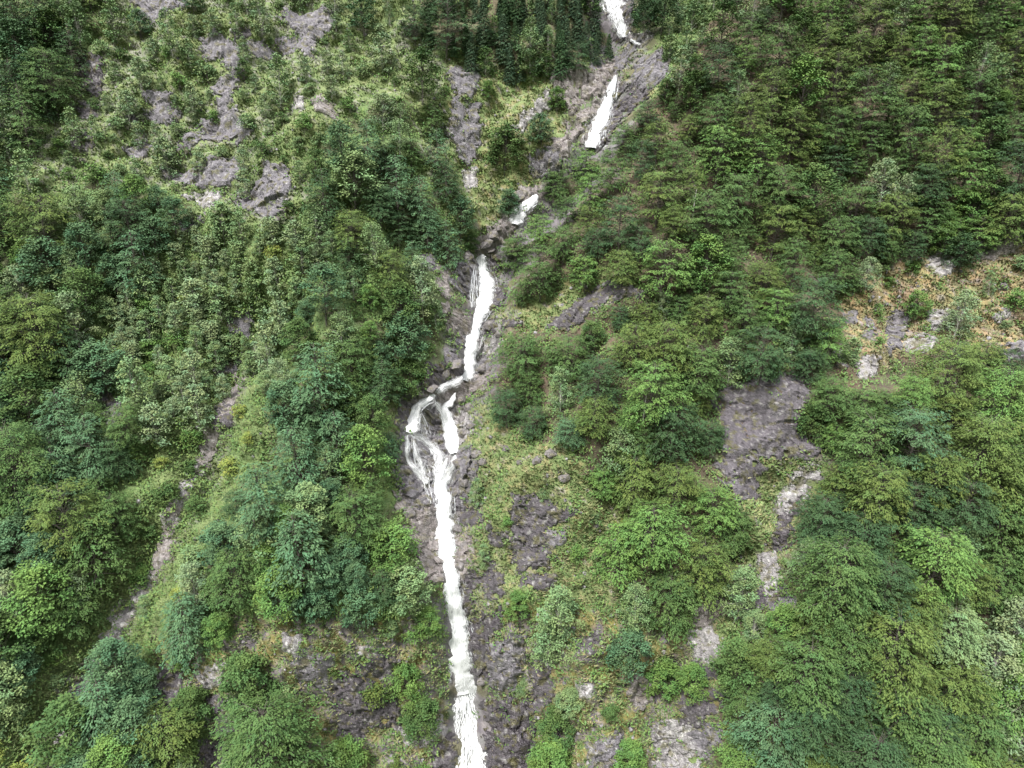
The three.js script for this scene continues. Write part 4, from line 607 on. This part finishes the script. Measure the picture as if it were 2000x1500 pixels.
// the trees one knows by sight: kind, tone, x, y, radius in the plan
const KNOWN = [
  ['maple', 'blue', 712, 22, 27], ['beech', 'deep', 872, 45, 52], ['beech', 'deep', 812, 40, 32], ['spruce', 'fir', 985, 80, 24], ['spruce', 'fir', 1058, 45, 17], ['spruce', 'fir', 1128, 50, 19], ['spruce', 'fir', 1160, 40, 19], ['spruce', 'fir', 1095, 30, 17], ['spruce', 'fir', 1020, 30, 17], ['spruce', 'fir', 945, 45, 22], ['beech', 'deep', 1130, 108, 28], ['willow', 'soft', 1035, 90, 28], ['birch', 'soft', 1070, 75, 14], ['maple', 'deep', 1258, 30, 24], ['maple', 'deep', 1290, 20, 28],
  ['maple', 'bright', 1088, 192, 18], ['maple', 'blue', 1058, 250, 24], ['maple', 'mid', 985, 285, 38], ['maple', 'mid', 825, 140, 32], ['maple', 'bright', 955, 175, 14], ['maple', 'blue', 995, 395, 22],
  ['alder', 'deep', 872, 340, 28], ['alder', 'blue', 835, 440, 28], ['maple', 'blue', 900, 420, 30], ['maple', 'mid', 918, 470, 20], ['alder', 'mid', 845, 225, 22], ['alder', 'blue', 855, 280, 22], ['beech', 'deep', 745, 395, 40], ['beech', 'olive', 690, 445, 46], ['beech', 'deep', 780, 440, 36], ['maple', 'bright', 725, 580, 22], ['maple', 'blue', 800, 660, 46], ['maple', 'mid', 785, 600, 40], ['beech', 'mid', 690, 700, 52], ['beech', 'olive', 765, 520, 42],
  ['beech', 'olive', 85, 640, 68], ['maple', 'blue', 215, 715, 44], ['maple', 'mid', 60, 770, 42], ['beech', 'mid', 60, 900, 70], ['beech', 'deep', 235, 890, 42], ['maple', 'bright', 100, 1160, 48], ['beech', 'mid', 160, 1190, 46], ['willow', 'pale', 25, 1150, 34], ['maple', 'mid', 20, 1250, 44],
  ['beech', 'mid', 540, 1455, 92], ['beech', 'olive', 335, 1440, 62], ['maple', 'bright', 680, 1480, 36], ['maple', 'mid', 495, 1330, 48], ['maple', 'soft', 560, 1370, 34], ['alder', 'blue', 215, 1370, 44], ['maple', 'blue', 240, 1300, 42], ['maple', 'mid', 160, 1440, 55], ['maple', 'bright', 430, 1225, 26],
  ['maple', 'bright', 1010, 1178, 26], ['willow', 'soft', 1092, 1195, 44], ['willow', 'soft', 1070, 1240, 36], ['alder', 'bright', 1205, 1060, 40], ['maple', 'blue', 1222, 1265, 40], ['beech', 'mid', 1300, 1165, 62], ['maple', 'bright', 1290, 1320, 34], ['shrub', 'yellow', 1212, 1025, 16], ['shrub', 'bright', 1128, 1078, 17], ['shrub', 'bright', 988, 1018, 12], ['shrub', 'soft', 1158, 1010, 12], ['maple', 'bright', 1225, 1480, 32], ['maple', 'mid', 1090, 1420, 34], ['maple', 'bright', 1075, 1480, 38], ['maple', 'soft', 1110, 1370, 26],
  ['beech', 'mid', 1612, 770, 46], ['maple', 'mid', 1580, 820, 28], ['beech', 'mid', 1680, 870, 70], ['beech', 'blue', 1770, 850, 62], ['beech', 'olive', 1830, 720, 62], ['beech', 'bright', 1930, 790, 70], ['maple', 'bright', 1785, 595, 22], ['willow', 'pale', 1862, 605, 28], ['shrub', 'bright', 1782, 520, 14], ['maple', 'deep', 1872, 490, 26], ['birch', 'soft', 1660, 680, 18], ['maple', 'bright', 1508, 722, 15],
  ['maple', 'bright', 1522, 1215, 30], ['beech', 'deep', 1600, 1010, 56], ['beech', 'mid', 1620, 1130, 82], ['beech', 'deep', 1720, 1140, 58], ['beech', 'olive', 1720, 1270, 74], ['beech', 'soft', 1840, 1220, 56], ['willow', 'pale', 1925, 1290, 44], ['willow', 'pale', 1965, 1210, 40], ['willow', 'pale', 1970, 1440, 50], ['beech', 'mid', 1880, 1440, 60], ['beech', 'mid', 1560, 1300, 70], ['beech', 'blue', 1500, 1430, 74], ['beech', 'mid', 1740, 1400, 72], ['maple', 'mid', 1430, 1300, 44], ['willow', 'soft', 1440, 1150, 36], ['maple', 'bright', 1350, 1330, 30],
  ['beech', 'mid', 1055, 520, 52], ['beech', 'mid', 1100, 470, 36], ['beech', 'deep', 1165, 470, 32], ['beech', 'deep', 1245, 470, 36], ['beech', 'mid', 1020, 690, 56], ['beech', 'deep', 990, 790, 42], ['beech', 'mid', 1110, 690, 52], ['beech', 'bright', 1142, 322, 30], ['beech', 'mid', 1085, 360, 32], ['beech', 'mid', 1222, 268, 30], ['beech', 'deep', 1262, 222, 28], ['maple', 'mid', 1300, 180, 20], ['beech', 'mid', 1190, 330, 36], ['beech', 'deep', 1040, 820, 34], ['beech', 'blue', 1110, 840, 36], ['beech', 'mid', 1430, 1030, 42],
  ['shrub', 'bright', 815, 1230, 22], ['maple', 'bright', 835, 1210, 24], ['maple', 'bright', 790, 1330, 34], ['maple', 'mid', 820, 1400, 36], ['willow', 'soft', 765, 1210, 20], ['shrub', 'olive', 730, 1345, 26], ['maple', 'bright', 770, 1060, 44], ['maple', 'bright', 720, 890, 48],
];
for (const [kind, tn, x, y, r] of KNOWN) { const d = hit(x, y + r * 0.7)[2]; addTree(kind, tn, x, y, r * (kind === 'beech' ? 0.8 : 0.92) * d / F, Math.floor(rnd() * 8)); }
const MIX = { // kind, share, radius in metres, tones
  B: [['beech', 0.9, 2.1, 3.4, ['mid', 'mid', 'olive', 'deep', 'bright', 'olive']], ['maple', 0.06, 2, 3, ['mid', 'bright']], ['willow', 0.04, 1.6, 2.4, ['soft', 'pale']]],
  M: [['alder', 0.32, 1.9, 2.9, ['deep', 'mid', 'blue', 'blue']], ['maple', 0.38, 1.8, 3.0, ['mid', 'blue', 'blue', 'bright', 'soft']], ['beech', 0.18, 2.4, 3.8, ['olive', 'mid', 'deep']], ['willow', 0.12, 1.6, 2.4, ['soft', 'pale']]],
  P: [['spruce', 0.55, 1.1, 1.9, ['fir', 'deep']], ['birch', 0.25, 1.0, 1.6, ['soft', 'mid']], ['maple', 0.2, 1.5, 2.2, ['mid', 'deep']]],
  S: [['birch', 0.5, 0.9, 1.8, ['pale', 'soft', 'pale']], ['shrub', 0.4, 0.8, 1.6, ['mid', 'bright', 'soft']], ['maple', 0.1, 1.4, 2.0, ['mid', 'blue']]],
  W: [['birch', 0.9, 1.1, 1.8, ['pale', 'soft', 'pale']], ['shrub', 0.1, 0.9, 1.4, ['bright', 'yellow']]],
  U: [['shrub', 0.8, 0.9, 1.6, ['bright', 'mid', 'yellow', 'soft']], ['birch', 0.2, 1.0, 1.5, ['soft']]],
  G: [['shrub', 0.7, 0.6, 1.2, ['bright', 'soft', 'mid']], ['birch', 0.3, 0.7, 1.1, ['soft']]],
  K: [['shrub', 0.6, 0.9, 1.9, ['bright', 'soft', 'mid', 'olive']], ['maple', 0.3, 1.4, 2.3, ['bright', 'mid', 'soft']], ['willow', 0.1, 1.3, 2.0, ['soft']]],
  O: [['shrub', 0.5, 0.7, 1.4, ['mid', 'soft', 'bright']], ['birch', 0.5, 0.9, 1.5, ['pale', 'soft']]],
};
const PACK = { B: 0.74, M: 0.74, P: 0.66, S: 1.35, W: 0.86, U: 1.7, G: 2.8, K: 1.9, O: 2.0 };
const counts = {};
function scatter(tries, shrink) {
  for (let i = 0; i < tries; i++) {
    const px = rr(-40, 2040), py = rr(-50, 1540), z = zoneAt(px, py), m = MIX[z]; if (!m) continue;
    let u = rnd(), e = m[0]; for (const q of m) { if (u < q[1]) { e = q; break; } u -= q[1]; }
    const K = e[0]; if ((counts[K] ?? 0) > 285) continue;
    const d = hit(px, py + 25)[2], R = rr(e[2], e[3]) * shrink * (z === 'B' && py > 850 ? 1.2 : 1), r = R * F / d, tall = KIND[K].shapes[0].H / KIND[K].shapes[0].R * r * 0.42;
    if (px + r < 0 || px - r > 2000 || py + tall < 0 || py - tall > 1500) continue;
    let ok = true, over = 0;
    for (const [x, y, q] of placed) { const dx = x - px, dy = (y - py) * 0.85; if (dx * dx + dy * dy < ((q + r) * PACK[z]) ** 2) { ok = false; break; } }
    if (!ok) continue;
    for (const f of [0.5, 0.95]) for (let a = 0; a < 10 && ok; a++) { const x = px + Math.cos(a * 0.628) * r * f, y = py + Math.sin(a * 0.628) * Math.max(r, tall) * f, c = solid[cellOf(x, y)]; if (c === 2) ok = false; if (c === 1) over++; const zz = zoneAt(x, y); if ((z === 'B' || z === 'M') && 'GOKSUW'.includes(zz)) over += f < 0.7 ? 1 : 0.5; }
    if (!ok || over > 1.5) continue;
    counts[K] = (counts[K] ?? 0) + 1; addTree(K, pick(e[4]), px, py, R, Math.floor(rnd() * 12));
  }
}
scatter(5000, 1.1); scatter(6000, 0.85); scatter(7000, 0.62);
console.log('trees', placed.length, JSON.stringify(counts));

// dead stems and fallen logs
function snag(name, pts, r, label) { const W = new Wood(), b = pts[0].clone(); W.limb(pts.map((p) => p.clone().sub(b)), r, r * 0.3, 6); const n = pts.length; for (let i = 1; i < n; i++) { const p = pts[i].clone().sub(b), q = p.clone().add(V(rr(-0.7, 0.7), rr(0.2, 0.8), rr(-0.7, 0.7))); W.limb([p, p.clone().lerp(q, 0.5).add(V(0, 0.1, 0)), q], r * 0.3, 0.015, 4); } const m = shade(new THREE.Mesh(W.build(), bark.white)); m.name = numbered(name); m.position.copy(b); tag(m, label, name === 'fallen_log' ? 'log' : 'dead tree'); scene.add(m); }
for (const [x, y, h, lx, label] of [[1227, 990, 5.5, 0.3, 'bare white dead trunk at the meadow edge of the beech stand'], [1255, 830, 4, 0.2, 'grey dead snag inside the lower beech stand'], [1748, 375, 4, -0.4, 'bleached forked dead tree in the upper forest'], [1352, 430, 4, 0.2, 'brown leafless tree in the forest clearing'], [290, 525, 3.5, -0.6, 'leaning white dead birch in the upper birch thicket']]) { const [s, t] = hit(x, y), p = ground(s, t); snag('dead_tree', [p.clone().add(V(0, -0.4, 0)), p.clone().add(V(lx * 0.3, h * 0.3, 0)), p.clone().add(V(lx * 0.5, h * 0.65, 0.1)), p.clone().add(V(lx, h, 0.1))], 0.11, label); }
for (const [x0, y0, x1, y1, label] of [[1070, 105, 1092, 128, 'fallen pale log beneath the spruces'], [332, 792, 350, 773, 'pale fallen stem below the birch thicket'], [1770, 1390, 1800, 1425, 'curved fallen branch in the bottom corner wood']]) { const a = ground(...hit(x0, y0).slice(0, 2)), b = ground(...hit(x1, y1).slice(0, 2)); a.y += 0.35; b.y += 0.35; snag('fallen_log', [a, a.clone().lerp(b, 0.35), a.clone().lerp(b, 0.7), b], 0.12, label); }
settleLabels();

// ---------------------------------------------------------------- grass, low plants, loose stones
function tuft() { const p = [], i = []; for (let k = 0; k < 8; k++) { const a = rnd() * 6.283, r = rr(0, 0.22), x = Math.cos(a) * r, z = Math.sin(a) * r, l = rr(0.22, 0.42), o = rr(0.1, 0.3), w = rr(0.04, 0.08), b = p.length / 3; p.push(x - Math.sin(a) * w, -0.06, z + Math.cos(a) * w, x + Math.sin(a) * w, -0.06, z - Math.cos(a) * w, x + Math.cos(a) * o, l, z + Math.sin(a) * o); i.push(b, b + 1, b + 2); } const g = new THREE.BufferGeometry(); g.setAttribute('position', new THREE.Float32BufferAttribute(p, 3)); g.setIndex(i); return g; }
function herb() { const L = new Leaves(); for (let k = 0; k < 26; k++) { const a = rnd() * 6.283, r = Math.sqrt(rnd()) * 0.5; L.loose(V(Math.cos(a) * r, rr(0.02, 0.5) * (1 - r), Math.sin(a) * r), rr(0.13, 0.26), rr(0.04, 0.075), tone(0.2, 0.15), 0.35); } return L.build(); }
const grassMat = new THREE.MeshPhysicalMaterial({ name: 'grass_blade', vertexColors: true, roughness: 0.9,  flatShading: true, side: THREE.DoubleSide }), herbMat = leafMat('herb_leaf', 1, 1, 1);
function cover(name, geo, mat, n, allow, size, colour, label, category, flatten = 1) {
  const mats = [], cols = [], m4 = new THREE.Matrix4(), q = new THREE.Quaternion(), e = new THREE.Euler();
  for (let i = 0; i < n; i++) {
    const px = rr(-60, 2060), py = rr(-60, 1560), z = zoneAt(px, py); if (!(rnd() < (allow[z] ?? 0)) || solid[cellOf(px, py)] === 2) continue;
    const [s, t] = hit(px, py); if (solid[cellOf(px, py)] === 1 && rnd() < 0.93) continue;
    const p = ground(s, t), k = rr(size[0], size[1]); e.set(rr(0.1, 0.45), rnd() * 6.283, rr(-0.2, 0.2)); m4.compose(p, q.setFromEuler(e), V(k, k * rr(0.8, 1.2) * flatten, k)); mats.push(...m4.elements); cols.push(...colour(s, t, z));
  }
  const n0 = mats.length / 16, P = geo.attributes.position, I = geo.index ? geo.index.array : Array.from({ length: P.count }, (_, i) => i), own = geo.attributes.color, pos = new Float32Array(n0 * P.count * 3), col = new Float32Array(n0 * P.count * 3), idx = new Uint32Array(n0 * I.length), v = V(0, 0, 0);
  for (let i = 0; i < n0; i++) {
    m4.fromArray(mats, i * 16);
    for (let j = 0; j < P.count; j++) { const k = (i * P.count + j) * 3; v.fromBufferAttribute(P, j).applyMatrix4(m4); pos[k] = v.x; pos[k + 1] = v.y; pos[k + 2] = v.z; for (let c = 0; c < 3; c++) col[k + c] = cols[i * 3 + c] * (own ? own.array[j * 3 + c] : 1); }
    for (let j = 0; j < I.length; j++) idx[i * I.length + j] = I[j] + i * P.count;
  }
  const g = new THREE.BufferGeometry(); g.setAttribute('position', new THREE.BufferAttribute(pos, 3)); g.setAttribute('color', new THREE.BufferAttribute(col, 3)); g.setIndex(new THREE.BufferAttribute(idx, 1));
  const im = shade(new THREE.Mesh(g, mat)); im.name = name; tag(im, label, category, null, 'stuff'); scene.add(im); return n0;
}
const grassColour = (s, t, z) => { const a = 0.5 + 0.5 * n2(s / 4, t / 4), b = rnd(); let c = mix3([0.092, 0.145, 0.048], [0.142, 0.176, 0.068], sstep(0.2, 0.8, a * 0.6 + b * 0.4)); if ('GOSK'.includes(z)) c = mix3(c, [0.29, 0.235, 0.13], sstep(0.45, 0.95, 0.45 * (0.5 + 0.5 * n2(s / 2.2 + 7, t / 2.2)) + 0.55 * b) * (z === 'S' ? 0.2 : 0.8)); if (z === 'O') c = mix3(c, [0.175, 0.145, 0.095], 0.55); const v = rr(0.85, 1.15); return [c[0] * v, c[1] * v, c[2] * v]; };
const herbColour = (s, t, z) => { const c = mix3([0.07, 0.125, 0.038], [0.105, 0.152, 0.05], z === 'U' || z === 'W' ? 0.4 + 0.6 * rnd() : rnd()), v = rr(0.85, 1.15); return [c[0] * v, c[1] * v, c[2] * v]; };
const nG = cover('grass', tuft(), grassMat, 190000, { S: 0.9, G: 0.9, O: 0.8, K: 0.5, W: 0.8, U: 0.9, M: 0.12, B: 0.1 }, [0.8, 1.7], grassColour, 'tufts of yellow-green and straw-coloured mountain grass', 'grass', 0.6);
const nH = cover('undergrowth', herb(), herbMat, 60000, { S: 0.16, G: 0.1, O: 0.15, K: 0.14, W: 0.5, U: 0.4, M: 0.5, B: 0.4, P: 0.3 }, [0.8, 2.0], herbColour, 'low leafy plants and ferns covering the ground', 'undergrowth');
console.log('cover', nG, nH);
{ // loose stones
  const g = new THREE.IcosahedronGeometry(1, 1); const p = g.attributes.position; for (let i = 0; i < p.count; i++) { const x = p.getX(i), y = p.getY(i), z = p.getZ(i), r = 1 + 0.3 * n3(x * 1.5, y * 1.5, z * 1.5); p.setXYZ(i, x * r, y * r, z * r); } g.computeVertexNormals();
  const nC = cover('rubble', g, new THREE.MeshStandardMaterial({ name: 'loose_stone', vertexColors: true, roughness: 0.8, flatShading: true }), 7000, { S: 0.35, G: 0.3, O: 0.5, K: 0.5, U: 0.08, B: 0.05 }, [0.08, 0.3], () => { const v = rr(0.06, 0.22); return [v, v * 0.94, v]; }, 'loose grey stones scattered over grass and cliff ledges', 'stones');
  console.log('rubble', nC);
}
renderer.render(scene, camera);
